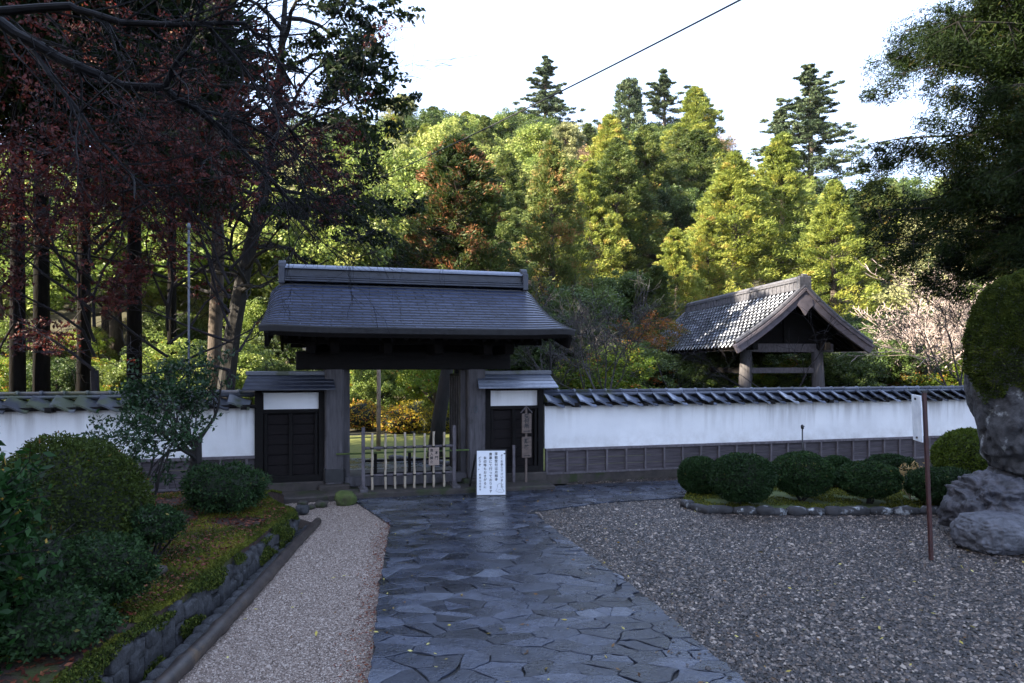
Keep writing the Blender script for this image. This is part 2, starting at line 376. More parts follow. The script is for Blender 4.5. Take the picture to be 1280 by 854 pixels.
class MB:
    def __init__(s): s.v = []; s.f = []; s.uv = None
    def add(s, vs, fs):
        k = len(s.v)
        s.v.extend([tuple(p) for p in vs]); s.f.extend([tuple(i + k for i in f) for f in fs])
        return s
    def box(s, c, size, rot=None):
        hx, hy, hz = size[0] / 2, size[1] / 2, size[2] / 2
        vs = [Vector((x, y, z)) for x in (-hx, hx) for y in (-hy, hy) for z in (-hz, hz)]
        if rot is not None:
            R = rot if isinstance(rot, Matrix) else Euler(rot).to_matrix()
            vs = [R @ p for p in vs]
        c = Vector(c)
        return s.add([p + c for p in vs], [(0, 1, 3, 2), (4, 6, 7, 5), (0, 4, 5, 1), (2, 3, 7, 6), (0, 2, 6, 4), (1, 5, 7, 3)])
    def beam(s, a, b, w, h):
        a = Vector(a); b = Vector(b); d = b - a
        q = d.to_track_quat('X', 'Z').to_matrix()
        return s.box((a + b) / 2, (d.length, w, h), q)
    def tube(s, pts, rad, n=8, cap=True):
        pts = [Vector(p) for p in pts]
        if not hasattr(rad, '__len__'): rad = [rad] * len(pts)
        k = len(s.v); ref = None
        for i, p in enumerate(pts):
            d = (pts[min(i + 1, len(pts) - 1)] - pts[max(i - 1, 0)])
            if d.length < 1e-9: d = Vector((0, 0, 1))
            d.normalize()
            if ref is None: ref = d.orthogonal().normalized()
            ref = (ref - d * ref.dot(d))
            if ref.length < 1e-6: ref = d.orthogonal()
            ref.normalize(); q = d.cross(ref)
            for j in range(n):
                a = 2 * math.pi * j / n
                s.v.append(tuple(p + (ref * math.cos(a) + q * math.sin(a)) * rad[i]))
        for i in range(len(pts) - 1):
            for j in range(n):
                a = k + i * n + j; b = k + i * n + (j + 1) % n
                s.f.append((a, b, b + n, a + n))
        if cap:
            s.f.append(tuple(k + j for j in range(n))[::-1]); s.f.append(tuple(k + (len(pts) - 1) * n + j for j in range(n)))
        return s
    def prism(s, poly, z0, z1):
        n = len(poly)
        vs = [(p[0], p[1], z0) for p in poly] + [(p[0], p[1], z1) for p in poly]
        fs = [tuple(range(n))[::-1], tuple(range(n, 2 * n))] + [(i, (i + 1) % n, n + (i + 1) % n, n + i) for i in range(n)]
        return s.add(vs, fs)
    def rock(s, c, size, seed=0, sub=2, rough=.25, rz=0, freq=1.3, boxy=.75):
        bm = bmesh.new(); bmesh.ops.create_icosphere(bm, subdivisions=sub, radius=1)
        off = Vector((seed * 7.3, seed * 3.1, seed * 1.7)); R = Matrix.Rotation(rz, 3, 'Z')
        vs = []
        for v in bm.verts:
            p = v.co.copy()
            q = Vector([math.copysign(abs(x) ** boxy, x) for x in p])
            d = 1 + rough * mnoise.fractal(p * freq + off, .7, 2.1, 6) + rough * .35 * (abs(mnoise.noise(p * freq * 2.3 + off)) - .2)
            vs.append(R @ Vector((q.x * size[0], q.y * size[1], q.z * size[2])) * d + Vector(c))
        fs = [tuple(v.index for v in f.verts) for f in bm.faces]
        bm.free()
        return s.add(vs, fs)
    def build(s, name, m, parent=None, smooth=False, bevel=0, loc=None):
        me = bpy.data.meshes.new(name)
        me.from_pydata(s.v, [], s.f)
        bm = bmesh.new(); bm.from_mesh(me); bmesh.ops.recalc_face_normals(bm, faces=bm.faces); bm.to_mesh(me); bm.free()
        if smooth: me.shade_smooth()
        me.update()
        return link(name, me, m, parent, bevel, loc)

def quad_mesh(name, V, k, tint=None, smooth=False):
    """V (n*k,3): n faces of k vertices each"""
    n = len(V) // k
    me = bpy.data.meshes.new(name)
    me.vertices.add(len(V)); me.vertices.foreach_set('co', np.asarray(V, np.float32).ravel())
    me.loops.add(len(V)); me.loops.foreach_set('vertex_index', np.arange(len(V), dtype=np.int32))
    me.polygons.add(n)
    me.polygons.foreach_set('loop_start', np.arange(0, len(V), k, dtype=np.int32))
    me.polygons.foreach_set('loop_total', np.full(n, k, np.int32))
    me.update(calc_edges=True)
    if tint is not None:
        a = me.attributes.new('tint', 'FLOAT', 'POINT')
        a.data.foreach_set('value', np.repeat(np.asarray(tint, np.float32), k))
    return me
def unit(rs, n):
    v = rs.normal(size=(n, 3)); return v / np.linalg.norm(v, axis=1, keepdims=True)
def leaf_verts(rs, P, L, Wd, A=None, up=None):
    """folded leaves: two quads-ish as one rhombus; A long axis"""
    n = len(P)
    if A is None: A = unit(rs, n)
    B = np.cross(A, unit(rs, n) if up is None else up + .35 * rs.normal(size=(n, 3)))
    B /= np.linalg.norm(B, axis=1, keepdims=True) + 1e-9
    s = (rs.uniform(.65, 1.3, n))[:, None]
    a = A * L * s; b = B * Wd * s
    nrm = np.cross(A, B)
    V = np.stack([P - a, P + b - a * .15, P + a, P - b - a * .15], axis=1)
    return V.reshape(-1, 3)
def clumps(rs, C, R, n, T, flat=1.0, L=.15, Wd=.07, droop=0., out=None):
    """C (m,3) clump centres, R (m,) radii, n leaves each, T (m,) tint"""
    m = len(C)
    d = unit(rs, m * n) * (rs.uniform(0, 1, (m * n, 1)) ** .45)
    d[:, 2] *= flat
    P = np.repeat(C, n, axis=0) + d * np.repeat(R, n)[:, None]
    A = unit(rs, m * n) * .8
    if out is not None: A = A * .8 + np.repeat(out, n, axis=0)
    A[:, 2] -= droop
    A /= np.linalg.norm(A, axis=1, keepdims=True) + 1e-9
    V = leaf_verts(rs, P, L, Wd, A)
    t = np.clip(np.repeat(T, n) + rs.normal(0, .13, m * n), 0, 1)
    return V, t

# ---------------------------- branching
def grow(out, rng, p, d, L, r, depth, nseg=5, wob=.22, grav=0., kids=3, ratio=.62, spread=.8, ends=None, lo=.35, minr=.004):
    p = Vector(p); d = Vector(d).normalized()
    pts = [p.copy()]; rad = [r]
    for i in range(nseg):
        d = (d + Vector([rng.gauss(0, wob) for _ in range(3)]) + Vector((0, 0, grav))).normalized()
        p = p + d * (L / nseg); pts.append(p.copy()); rad.append(max(minr, r * (1 - .75 * (i + 1) / nseg)))
    out.append((pts, rad))
    if ends is not None and depth <= 1: ends.extend(pts[2:])
    if depth <= 0: return
    for k in range(kids):
        f = lo + (1 - lo) * (k + rng.random()) / kids
        i = min(nseg - 1, int(f * nseg)); q = pts[i].lerp(pts[i + 1], f * nseg - i)
        base = (pts[i + 1] - pts[i]).normalized()
        ax = base.orthogonal().normalized(); ax.rotate(Matrix.Rotation(rng.uniform(0, 6.283), 3, base))
        nd = (base + ax * rng.uniform(.5, 1.1) * spread).normalized()
        rr = max(minr, rad[i] * .6)
        grow(out, rng, q, nd, L * ratio * rng.uniform(.7, 1.15), rr, depth - 1, max(3, nseg - 1), wob, grav, kids, ratio, spread, ends, lo, minr)
def tubes(out, nbig=7, nsmall=3, thr=.02):
    mb = MB()
    for pts, rad in out: mb.tube(pts, rad, nbig if rad[0] > thr else (4 if rad[0] > thr * .4 else nsmall), cap=False)
    return mb

# ------------------------------------------------------------------ terrain height
def sm(a, b, x):
    t = min(1, max(0, (x - a) / (b - a))); return t * t * (3 - 2 * t)
def terrain(x, y):
    wall = O.y + (x - O.x) * math.tan(TH)
    if y < wall: z = -.13
    else: z = -.13 + .13 * sm(0, .4, y - wall)
    H = 24 - 11 * sm(22, 48, x) - 6 * sm(-25, -70, x)
    z += H * sm(27, 92, y) + 1.5 * sm(24, 32, y) * 1.0
    z += 12 * sm(-24, -60, x) * (1 - sm(18, 24, y))  # unseen rise added at far left to lift the shade-casting cedars
    z += 1.0 * sm(20, 60, y) * mnoise.noise(Vector((x * .08, y * .08, 0)))
    return z
def axis(lo, hi, near_lo, near_hi, fine, grow_=1.12):
    a = list(np.arange(near_lo, near_hi + 1e-6, fine)); s = fine; x = near_hi
    while x < hi: s *= grow_; x += s; a.append(x)
    s = fine; x = near_lo
    while x > lo: s *= grow_; x -= s; a.insert(0, x)
    return a
xs = axis(-900, 900, -12, 14, .4); ys = axis(-300, 1500, 4, 20, .3)
gv = [(x, y, terrain(x, y)) for y in ys for x in xs]
nx = len(xs)
gf = [(j * nx + i, j * nx + i + 1, (j + 1) * nx + i + 1, (j + 1) * nx + i) for j in range(len(ys) - 1) for i in range(nx - 1)]
gm = bpy.data.meshes.new('ground'); gm.from_pydata(gv, [], gf); gm.shade_smooth()
tag(link('ground', gm, M['ground']), kind='structure')

# ------------------------------------------------------------------ paving, gravel, bank
wline = lambda x, off=0.0: O.y + (x - O.x) * math.tan(TH) + off
PL = [gp(452, 900), gp(462, 854), gp(472, 760), gp(480, 700), gp(488, 657), gp(448, 630)]          # left edge
PR = [gp(985, 900), gp(930, 854), gp(812, 750), gp(730, 690), gp(682, 655), gp(668, 640)]          # right edge
path_poly = [(p.x, p.y) for p in PL]
top_l = W(-1.15, -.42); top_r = W(9.0, -.42)
path_poly += [(top_l.x, top_l.y), (top_r.x, top_r.y)]
br = [gp(1180, 606), gp(1000, 614), gp(860, 622), gp(760, 629), gp(700, 636)]
path_poly += [(p.x, p.y) for p in br] + [(p.x, p.y) for p in PR[::-1]]
def inside(x, y, poly):
    c = False; j = len(poly) - 1
    for i in range(len(poly)):
        xi, yi = poly[i][:2]; xj, yj = poly[j][:2]
        if (yi > y) != (yj > y) and x < (xj - xi) * (y - yi) / (yj - yi) + xi: c = not c
        j = i
    return c
def in_np(X, Y, poly):
    c = np.zeros(len(X), bool); j = len(poly) - 1
    for i in range(len(poly)):
        xi, yi = poly[i][:2]; xj, yj = poly[j][:2]
        k = ((yi > Y) != (yj > Y)) & (X < (xj - xi) * (Y - yi) / (yj - yi + 1e-12) + xi); c ^= k; j = i
    return c
tag(MB().prism(path_poly, -.12, 0.0).build('path_bed', M['joint']), kind='structure')
yard_poly = [(-.8, -6), (16, -6), (18, wline(18, -.05)), (W(3.0, -.05).x, W(3, -.05).y), (PR[-1].x - .4, PR[-1].y), (PR[3].x - .6, PR[3].y), (PR[1].x - 1, PR[1].y)]
tag(MB().prism(yard_poly, -.14, -.012).build('gravel_yard', M['gravel_bed']), kind='structure')
LOGA, LOGB = gp(170, 905), gp(400, 655)
strip_poly = [(LOGA.x, LOGA.y - 2), (PL[0].x + .1, PL[0].y - 2), (PL[0].x + .1, PL[0].y)] + [(p.x + .05, p.y) for p in PL[1:]] + [(W(-1.2, -.4).x, W(-1.2, -.4).y), (W(-2.6, -.3).x, W(-2.6, -.3).y), (LOGB.x - .55, LOGB.y + .5), (LOGB.x, LOGB.y)]
tag(MB().prism(strip_poly, -.14, -.010).build('gravel_strip', M['sand_bed']), kind='structure')

def clip(poly, a, b, c):        # keep a*x+b*y<=c
    out = []
    for i in range(len(poly)):
        p, q = poly[i - 1], poly[i]
        dp = a * p[0] + b * p[1] - c; dq = a * q[0] + b * q[1] - c
        if dp * dq < 0:
            t = dp / (dp - dq); out.append((p[0] + (q[0] - p[0]) * t, p[1] + (q[1] - p[1]) * t))
        if dq <= 0: out.append(q)
    return out
def paving(poly, name, seed, sx=.255, sy=.135):
    rs = random.Random(seed); mb = MB()
    X = [p[0] for p in poly]; Y = [p[1] for p in poly]
    pts = []
    y = min(Y) - .5; r = 0
    while y < max(Y) + .5:
        x = min(X) - .5 + (r % 2) * sx * .5
        while x < max(X) + .5:
            if rs.random() < .74: pts.append((x + rs.uniform(-.62, .62) * sx, y + rs.uniform(-.62, .62) * sy))
            x += sx
        y += sy; r += 1
    asp = sx / sy; ori = sum(poly[k - 1][0] * poly[k][1] - poly[k][0] * poly[k - 1][1] for k in range(len(poly)))
    for i, (cx, cy) in enumerate(pts):
        near = [(qx, qy) for j, (qx, qy) in enumerate(pts) if j != i and abs(qx - cx) < sx * 3.6 and abs(qy - cy) < sy * 3.6]
        cell = [(cx - sx * 2, cy - sy * 2), (cx + sx * 2, cy - sy * 2), (cx + sx * 2, cy + sy * 2), (cx - sx * 2, cy + sy * 2)]
        for qx, qy in near:      # anisotropic metric
            dx, dy = (qx - cx), (qy - cy) * asp * asp * .8
            mx, my = (qx + cx) / 2, (qy + cy) / 2
            cell = clip(cell, dx, dy, dx * mx + dy * my)
            if len(cell) < 3: break
        if len(cell) < 3: continue
        mx = sum(p[0] for p in cell) / len(cell); my = sum(p[1] for p in cell) / len(cell)
        if not any(inside(mx + ox, my + oy, poly) for ox in (-.1, 0, .1) for oy in (-.07, 0, .07)): continue
        # clip to the path's outline (nearest edges)
        for k in range(len(poly)):
            (ax, ay), (bx, by) = poly[k - 1], poly[k]
            ex, ey = bx - ax, by - ay; Ln = math.hypot(ex, ey)
            if Ln < 1e-6: continue
            s = ((mx - ax) * ex + (my - ay) * ey) / Ln / Ln
            if -.1 < s < 1.1:
                nxn, nyn = ey / Ln, -ex / Ln
                dd = (mx - ax) * nxn + (my - ay) * nyn
                if abs(dd) < sx * .8:
                    if ori < 0: nxn, nyn = -nxn, -nyn
                    cell = clip(cell, nxn, nyn, nxn * ax + nyn * ay)
            if len(cell) < 3: break
        if len(cell) < 3: continue
        # wobble the edges, shrink for the joint
        ring = []
        for k in range(len(cell)):
            p, q = cell[k - 1], cell[k]
            L = math.hypot(q[0] - p[0], q[1] - p[1])
            if L < .03: continue
            ring.append(p)
            if L > .12:
                for f in (.33, .66):
                    w = mnoise.noise(Vector(((p[0] + q[0]) * 9 + f, (p[1] + q[1]) * 9, 0))) * .034
                    ring.append((p[0] + (q[0] - p[0]) * f + w * (q[1] - p[1]) / L, p[1] + (q[1] - p[1]) * f - w * (q[0] - p[0]) / L))
        if len(ring) < 3: continue
        def sh(d):
            o = []
            for p in ring:
                vx, vy = p[0] - mx, p[1] - my; l = math.hypot(vx, vy) + 1e-6
                o.append((p[0] - vx / l * min(d, l * .5), p[1] - vy / l * min(d, l * .5)))
            return o
        gx, gy = rs.gauss(0, .009), rs.gauss(0, .009); h = .017 + rs.uniform(-.003, .004)
        n = len(ring); a = sh(.0035); b = sh(.009)
        vs = [(p[0], p[1], .001) for p in a] + [(p[0], p[1], h - .004 + gx * (p[0] - mx) + gy * (p[1] - my)) for p in a] + [(p[0], p[1], h + gx * (p[0] - mx) + gy * (p[1] - my)) for p in b]
        fs = [(k, (k + 1) % n, n + (k + 1) % n, n + k) for k in range(n)] + [(n + k, n + (k + 1) % n, 2 * n + (k + 1) % n, 2 * n + k) for k in range(n)] + [tuple(range(2 * n, 3 * n))]
        mb.add(vs, fs)
    return tag(mb.build(name, M['flag']), kind='structure')
paving(path_poly, 'flagstone_path', 4)

def pebbles(name, poly, n, size, z, m, label, seed, dens=None, box=None):
    rs = np.random.RandomState(seed)
    X0, X1, Y0, Y1 = box
    X = rs.uniform(X0, X1, n * 4); Y = Y0 + (Y1 - Y0) * rs.uniform(0, 1, n * 4) ** (1.35 if dens else 1)
    k = in_np(X, Y, poly)
    if dens: k &= ~in_np(X, Y, path_poly)
    # keep those the view can reach
    k &= np.abs(X) < Y * .80 + .3
    X, Y = X[k][:n], Y[k][:n]; n = len(X)
    a = rs.uniform(0, 6.283, n); s = size * np.exp(rs.normal(0, .33, n)); asp = rs.uniform(.55, .95, n); hh = rs.uniform(.4, .75, n)
    base = np.array([(1, 0, 0), (.4, .9, 0.05), (-.6, .8, 0), (-1, -.1, 0), (-.4, -.85, 0.05), (.6, -.75, 0), (.35, .2, .95), (-.4, -.15, .9)], float)
    tris = [(0, 1, 6), (1, 2, 6), (2, 7, 6), (2, 3, 7), (3, 4, 7), (4, 5, 7), (5, 6, 7), (5, 0, 6)]
    B = base[None] * (1 + rs.normal(0, .10, (n, 8, 1)))
    bx = B[:, :, 0] * s[:, None]; by = B[:, :, 1] * (s * asp)[:, None]; bz = B[:, :, 2] * (s * hh)[:, None]
    tl = rs.normal(0, .25, n)[:, None]
    ca, sa = np.cos(a)[:, None], np.sin(a)[:, None]
    V = np.stack([X[:, None] + bx * ca - by * sa, Y[:, None] + bx * sa + by * ca, z + bz + bx * tl * .3 + rs.uniform(-.15, .5, n)[:, None] * size], axis=2).reshape(-1, 3)
    T = (np.arange(n)[:, None, None] * 8 + np.array(tris)[None]).reshape(-1)
    me = bpy.data.meshes.new(name)
    me.vertices.add(len(V)); me.vertices.foreach_set('co', V.astype(np.float32).ravel())
    me.loops.add(len(T)); me.loops.foreach_set('vertex_index', T.astype(np.int32))
    me.polygons.add(len(T) // 3); me.polygons.foreach_set('loop_start', np.arange(0, len(T), 3, dtype=np.int32)); me.polygons.foreach_set('loop_total', np.full(len(T) // 3, 3, np.int32))
    me.update(calc_edges=True); me.shade_smooth()
    return tag(link(name, me, m), label, 'gravel', kind='stuff')
pebbles('yard_pebbles', yard_poly, 130000, .0130, -.010, M['pebble'], 'dark mixed river pebbles spread over the yard right of the flagstone path', 1, True, (-1, 9.5, 3.9, 13.5))
pebbles('strip_pebbles', strip_poly, 90000, .0062, -.009, M['pebble_pale'], 'fine pale pinkish gravel between bamboo edging and flagstone path', 2, None, (-3.4, -.8, 4.0, 10.8))

edge_poly = [(p.x - .30, p.y) for p in PR] + [(p.x + .05, p.y) for p in PR[::-1]]
pebbles('spilled_pebbles', edge_poly, 420, .011, .021, M['pebble'], 'loose pebbles kicked from the yard onto the right edge of the flagstones', 21, None, (-1.5, 2.5, 4.0, 9.8))
def wallfoot(x): return wline(x, -.12)
def bank_h(x, y):
    e = sm(0, 1.3, wallfoot(x) - y)
    return .06 + .23 * e + .05 * mnoise.noise(Vector((x * 1.3, y * 1.3, 3))) + .16 * sm(-4, -7, x) * e
def bank_edge(y): return -2.62 - .10 * sm(4, 8.4, y) - .75 * sm(8.3, 9.6, y)
bx_, by_ = 60, 60; bv = []
for j in range(by_ + 1):
    y = 1.0 + 9.3 * j / by_
    for i in range(bx_ + 1):
        x0 = bank_edge(y) + .015; x = x0 + (-15 - x0) * (i / bx_) ** 1.6
        yy = min(y, wallfoot(x) + .05)
        z = bank_h(x, yy) - (.02 if i == 0 else 0)
        bv.append((x, yy, z))
bf = [(j * (bx_ + 1) + i, j * (bx_ + 1) + i + 1, (j + 1) * (bx_ + 1) + i + 1, (j + 1) * (bx_ + 1) + i) for j in range(by_) for i in range(bx_)]
k0 = len(bv)
for j in range(by_ + 1): bv.append((bv[j * (bx_ + 1)][0], bv[j * (bx_ + 1)][1], -.14))
bf += [(j * (bx_ + 1), (j + 1) * (bx_ + 1), k0 + j + 1, k0 + j) for j in range(by_)]
bme = bpy.data.meshes.new('planting_bank'); bme.from_pydata(bv, [], bf); bme.shade_smooth()
tag(link('planting_bank', bme, M['soil']), kind='structure')

# moss tufts & fallen leaves
def scatter(name, X, Y, Z, L, Wd, m, label, cat, seed, flat=True, tintf=None):
    rs = np.random.RandomState(seed); n = len(X)
    P = np.stack([X, Y, Z], 1)
    A = unit(rs, n)
    if flat: A[:, 2] *= .25
    else: A[:, 2] = np.abs(A[:, 2]) + .3
    A /= np.linalg.norm(A, axis=1, keepdims=True)
    up = np.tile(np.array([[0, 0, 1.]]), (n, 1))
    V = leaf_verts(rs, P, L, Wd, A, up if flat else None)
    t = rs.uniform(0, 1, n) if tintf is None else tintf
    return tag(link(name, quad_mesh(name, V, 4, t), m), label, cat, kind='stuff')
rs = np.random.RandomState(5)
nb = 85000
by = rs.uniform(2.6, 10.2, nb); be = np.array([bank_edge(y) for y in by]); bx = be + .03 - 2.2 * rs.uniform(0, 1, nb) ** 1.5
keep = np.array([mnoise.noise(Vector((x * 1.6, y * 1.6, 0))) + .45 - .42 * (e - x) + .15 * mnoise.noise(Vector((x * 8, y * 8, 4))) > .05 for x, y, e in zip(bx, by, be)]) & (by < np.array([wallfoot(x) for x in bx]))
bx, by = bx[keep], by[keep]; bz = np.array([bank_h(x, y) for x, y in zip(bx, by)]) + rs.uniform(0, .022, len(bx))
scatter('bank_moss', bx, by, bz, .014, .006, M['moss'], 'bright green moss cushions along the top of the stone retaining wall', 'moss', 6, False, np.clip(np.array([.5 + .6 * mnoise.noise(Vector((x * 3, y * 3, 9))) for x, y in zip(bx, by)]) + rs.normal(0, .12, len(bx)), 0, 1))
n = 13000; y = rs.uniform(3.0, 10, n); x = np.array([bank_edge(v) for v in y]) - .05 - 4 * rs.uniform(0, 1, n) ** 1.2
k = y < np.array([wallfoot(v) for v in x]) - .05; x, y = x[k], y[k]
z = np.array([bank_h(a, b) for a, b in zip(x, y)]) + rs.uniform(.004, .025, len(x))
scatter('red_leaf_litter', x, y, z, .022, .012, M['leaf_red_fallen'], 'dull red fallen maple leaves littering the planting bank soil', 'leaf litter', 7)
# ditch litter
n = 4500; y = rs.uniform(3.5, 8.8, n); x = -2.55 - .04 * (y - 4) + rs.uniform(0, .42, n) - .01 * y
scatter('ditch_leaves', x, y, np.full(n, -.115) + rs.uniform(0, .03, n), .024, .013, M['leaf_red_fallen'], 'brown leaves lying in the narrow ditch below the retaining wall', 'leaf litter', 8)
# scattered yellow leaves over path and gravel
n = 420; y = 4.2 + 8 * rs.uniform(0, 1, n) ** 1.3; x = rs.uniform(-.75, .8, n) * y
k = (x > -2.3) & (y < np.array([wallfoot(v) for v in x]) - .3); x, y = x[k], y[k]
scatter('fallen_leaves', x, y, rs.uniform(.020, .03, len(x)), .021, .010, M['leaf_fallen'], 'small yellow and brown leaves fallen on the path and gravel', 'leaf litter', 9)
n = 1500; y = rs.uniform(4.2, 10.2, n); ex = np.interp(y, [p.y for p in PL[:5]], [p.x for p in PL[:5]]); x = ex - np.abs(rs.normal(0, .10, n))
scatter('edge_leaves', x, y, rs.uniform(.004, .016, n), .011, .006, M['leaf_red_fallen'], 'crumbled reddish leaves gathered along the left edge of the flagstones', 'leaf litter', 10)

# retaining wall of stones
mb = MB(); rr = random.Random(3); y = 2.2
while y < 8.9:
    w = rr.uniform(.13, .27); x = bank_edge(y + w / 2)
    hb = rr.uniform(.12, .2)
    mb.rock((x + .02, y + w / 2, -.12 + hb * .75), (.055, w * .44, hb * .85), rr.random() * 90, 3, .2, rr.uniform(-.1, .1), 1.6, .42)
    y += w * .92
y = 2.2
while y < 9.0:
    w = rr.uniform(.14, .32); x = bank_edge(y + w / 2)
    mb.rock((x + rr.uniform(-.03, .03), y + w / 2, .165 + rr.uniform(-.02, .02)), (.06, w * .45, rr.uniform(.055, .085)), rr.random() * 90, 3, .2, rr.uniform(-.12, .12), 1.6, .42)
    y += w * .95
for (px, py, s) in ((350, 640, .16), (330, 636, .13), (308, 634, .15), (285, 636, .12), (378, 634, .1)):
    p = gp(px, py, .1); mb.rock((p.x, p.y, .06), (s, s * .8, s * .7), px, 2, .3)
o = mb.build('retaining_wall', M['stone_wall'], smooth=True)
tag(o, 'low mossy rubble stone retaining wall holding the planting bank beside the ditch', 'stone wall')
# moss patches hanging on the retaining wall
n = 50000; y = rs.uniform(2.8, 8.8, n); z = rs.uniform(-.1, .31, n); x = np.array([bank_edge(v) for v in y]) + .075 * np.sqrt(np.clip(1 - np.clip((z - .1) / .22, 0, 1) ** 2, 0, 1)) + rs.uniform(-.015, .03, n)
k = np.array([mnoise.noise(Vector((a * 2.1, b * 5, 2))) > .08 for a, b in zip(y, z)]); x, y, z = x[k], y[k], z[k]
scatter('wall_moss', x, y, z, .012, .006, M['moss_rock'], 'dark moss hanging on the face of the stone retaining wall', 'moss', 12, False)

# bamboo edging log + flat stones beside it
la, lb = Vector((LOGA.x - .02, LOGA.y - .6, .035)), Vector((LOGB.x, LOGB.y, .035))
ln = (lb - la).length; npt = 60; pts = []; rad = []
for i in range(npt + 1):
    f = i / npt; p = la.lerp(lb, f); p.x += .03 * math.sin(f * 5); pts.append(p)
    rad.append(.062 + (.010 if i % 7 == 0 else 0) - .012 * f)
tag(MB().tube(pts, rad, 14).build('bamboo_edging', M['bamboo_dark'], smooth=True), 'long blackened bamboo pole edging the pale gravel beside the ditch', 'edging')
mb = MB(); y = 3.0
while y < 8.7:
    f = (y - la.y) / (lb.y - la.y); w = rr.uniform(.15, .3)
    mb.rock((la.x + (lb.x - la.x) * f - .12, y + w / 2, -.03), (.07, w * .52, .06), rr.random() * 50, 2, .25)
    y += w * .95
tag(mb.build('edging_stones', M['stone_wall'], smooth=True), 'row of small flat stones lining the ditch behind the bamboo pole', 'stone edging')

# ------------------------------------------------------------------ plastered garden walls
def wave_tile(mb, t0, w, n0, z0, n1, z1, flip=1, seg=8):
    """one S-shaped pantile from ridge (n0,z0) down to eave (n1,z1)"""
    prof = []
    for i in range(seg + 1):
        u = i / seg
        prof.append((t0 + w * u * 1.06, .055 * math.cos(math.pi * min(1, u * 1.05)) * (1 if u < .93 else 1) - .0))
    top = [(t, n0, z0 + dz) for t, dz in prof]
    bot = [(t + .0, n1, z1 + dz) for t, dz in prof]
    low = [(t, n1, z1 + dz - .028) for t, dz in prof]
    lt = [(t, n0, z0 + dz - .028) for t, dz in prof]
    n = seg + 1
    vs = top + bot + low + lt
    fs = []
    for i in range(seg):
        fs += [(i, i + 1, n + i + 1, n + i), (n + i, n + i + 1, 2 * n + i + 1, 2 * n + i), (3 * n + i, 2 * n + i, 2 * n + i + 1, 3 * n + i + 1)]
    fs += [(0, n, 2 * n, 3 * n), (n - 1, 4 * n - 1, 3 * n - 1, 2 * n - 1)]
    mb.add(vs, fs)
def garden_wall(t0, t1, dz, label, roofmat, seed, pitch_tiles=.305):
    L = t1 - t0; o = W(t0, 0, 0)
    th = thing('plaster_wall', label, 'garden wall', o, TH)
    zb = .61 + dz; zt = 1.40 + dz
    MB().box((L / 2, .13, (zb + zt) / 2), (L, .22, zt - zb)).build('plaster', M['plaster'], th)
    MB().box((L / 2, .14, .07), (L, .34, .20)).build('stone_footing', M['stone_base'], th)
    pb = MB(); nrow = 3; zb0 = .17
    h = (zb - .05 - zb0) / nrow
    for r in range(nrow):
        pb.box((L / 2, .005, zb0 + h * (r + .5)), (L, .022, h - .006), (math.radians(3), 0, 0))
    pb.build('wainscot_boards', M['wood_panel'], th)
    bt = MB(); x = .02; rng = random.Random(seed)
    while x < L:
        bt.box((x, -.026, (zb0 + zb) / 2 - .02), (.034, .045, zb - zb0 - .04)); x += .385
    bt.build('battens', M['wood_trim'], th)
    MB().box((L / 2, -.01, zb - .022), (L, .085, .045)).build('top_rail', M['wood_trim'], th, bevel=.004)
    MB().box((L / 2, -.012, .165), (L, .06, .03)).build('sill_board', M['wood_trim'], th)
    wt = MB(); x = .0
    while x < L - pitch_tiles * .9:
        wave_tile(wt, x, pitch_tiles, .10, 1.555 + dz, -.155, 1.430 + dz)
        wave_tile(wt, x, pitch_tiles, .17, 1.555 + dz, .42, 1.430 + dz)
        x += pitch_tiles
    wt.build('roof_tiles', roofmat, th, smooth=False)
    rt = MB(); x = 0
    rt.box((L / 2, .135, 1.575 + dz), (L, .13, .05))
    while x < L:
        w = min(.31, L - x); rt.tube([(x, .135, 1.625 + dz), (x + w * .86, .135, 1.625 + dz), (x + w * .87, .135, 1.628 + dz), (x + w * .99, .135, 1.628 + dz)], [.036, .036, .046, .046], 10)
        x += w
    rt.build('ridge_tiles', roofmat, th, smooth=True)
    ev = MB(); ev.box((L / 2, .13, 1.395 + dz), (L, .44, .035))
    ev.box((L / 2, -.09, 1.415 + dz), (L, .04, .03))
    ev.build('eave_board', M['wood_dark'], th)
    bk = MB(); x = .55
    while x < L: bk.box((x, -.05, 1.385 + dz), (.09, .24, .06)); x += 1.35
    bk.build('brackets', M['wood_dark'], th, bevel=.005)
    return th
garden_wall(t_of(680) + .02, 14.6, 0.0, 'long white plastered garden wall with blue-grey tiles right of the gate', M['tile'], 1)
garden_wall(-12.5, t_of(321), .045, 'white plastered garden wall with old mossy tiles left of the gate', M['tile_mossy'], 2)

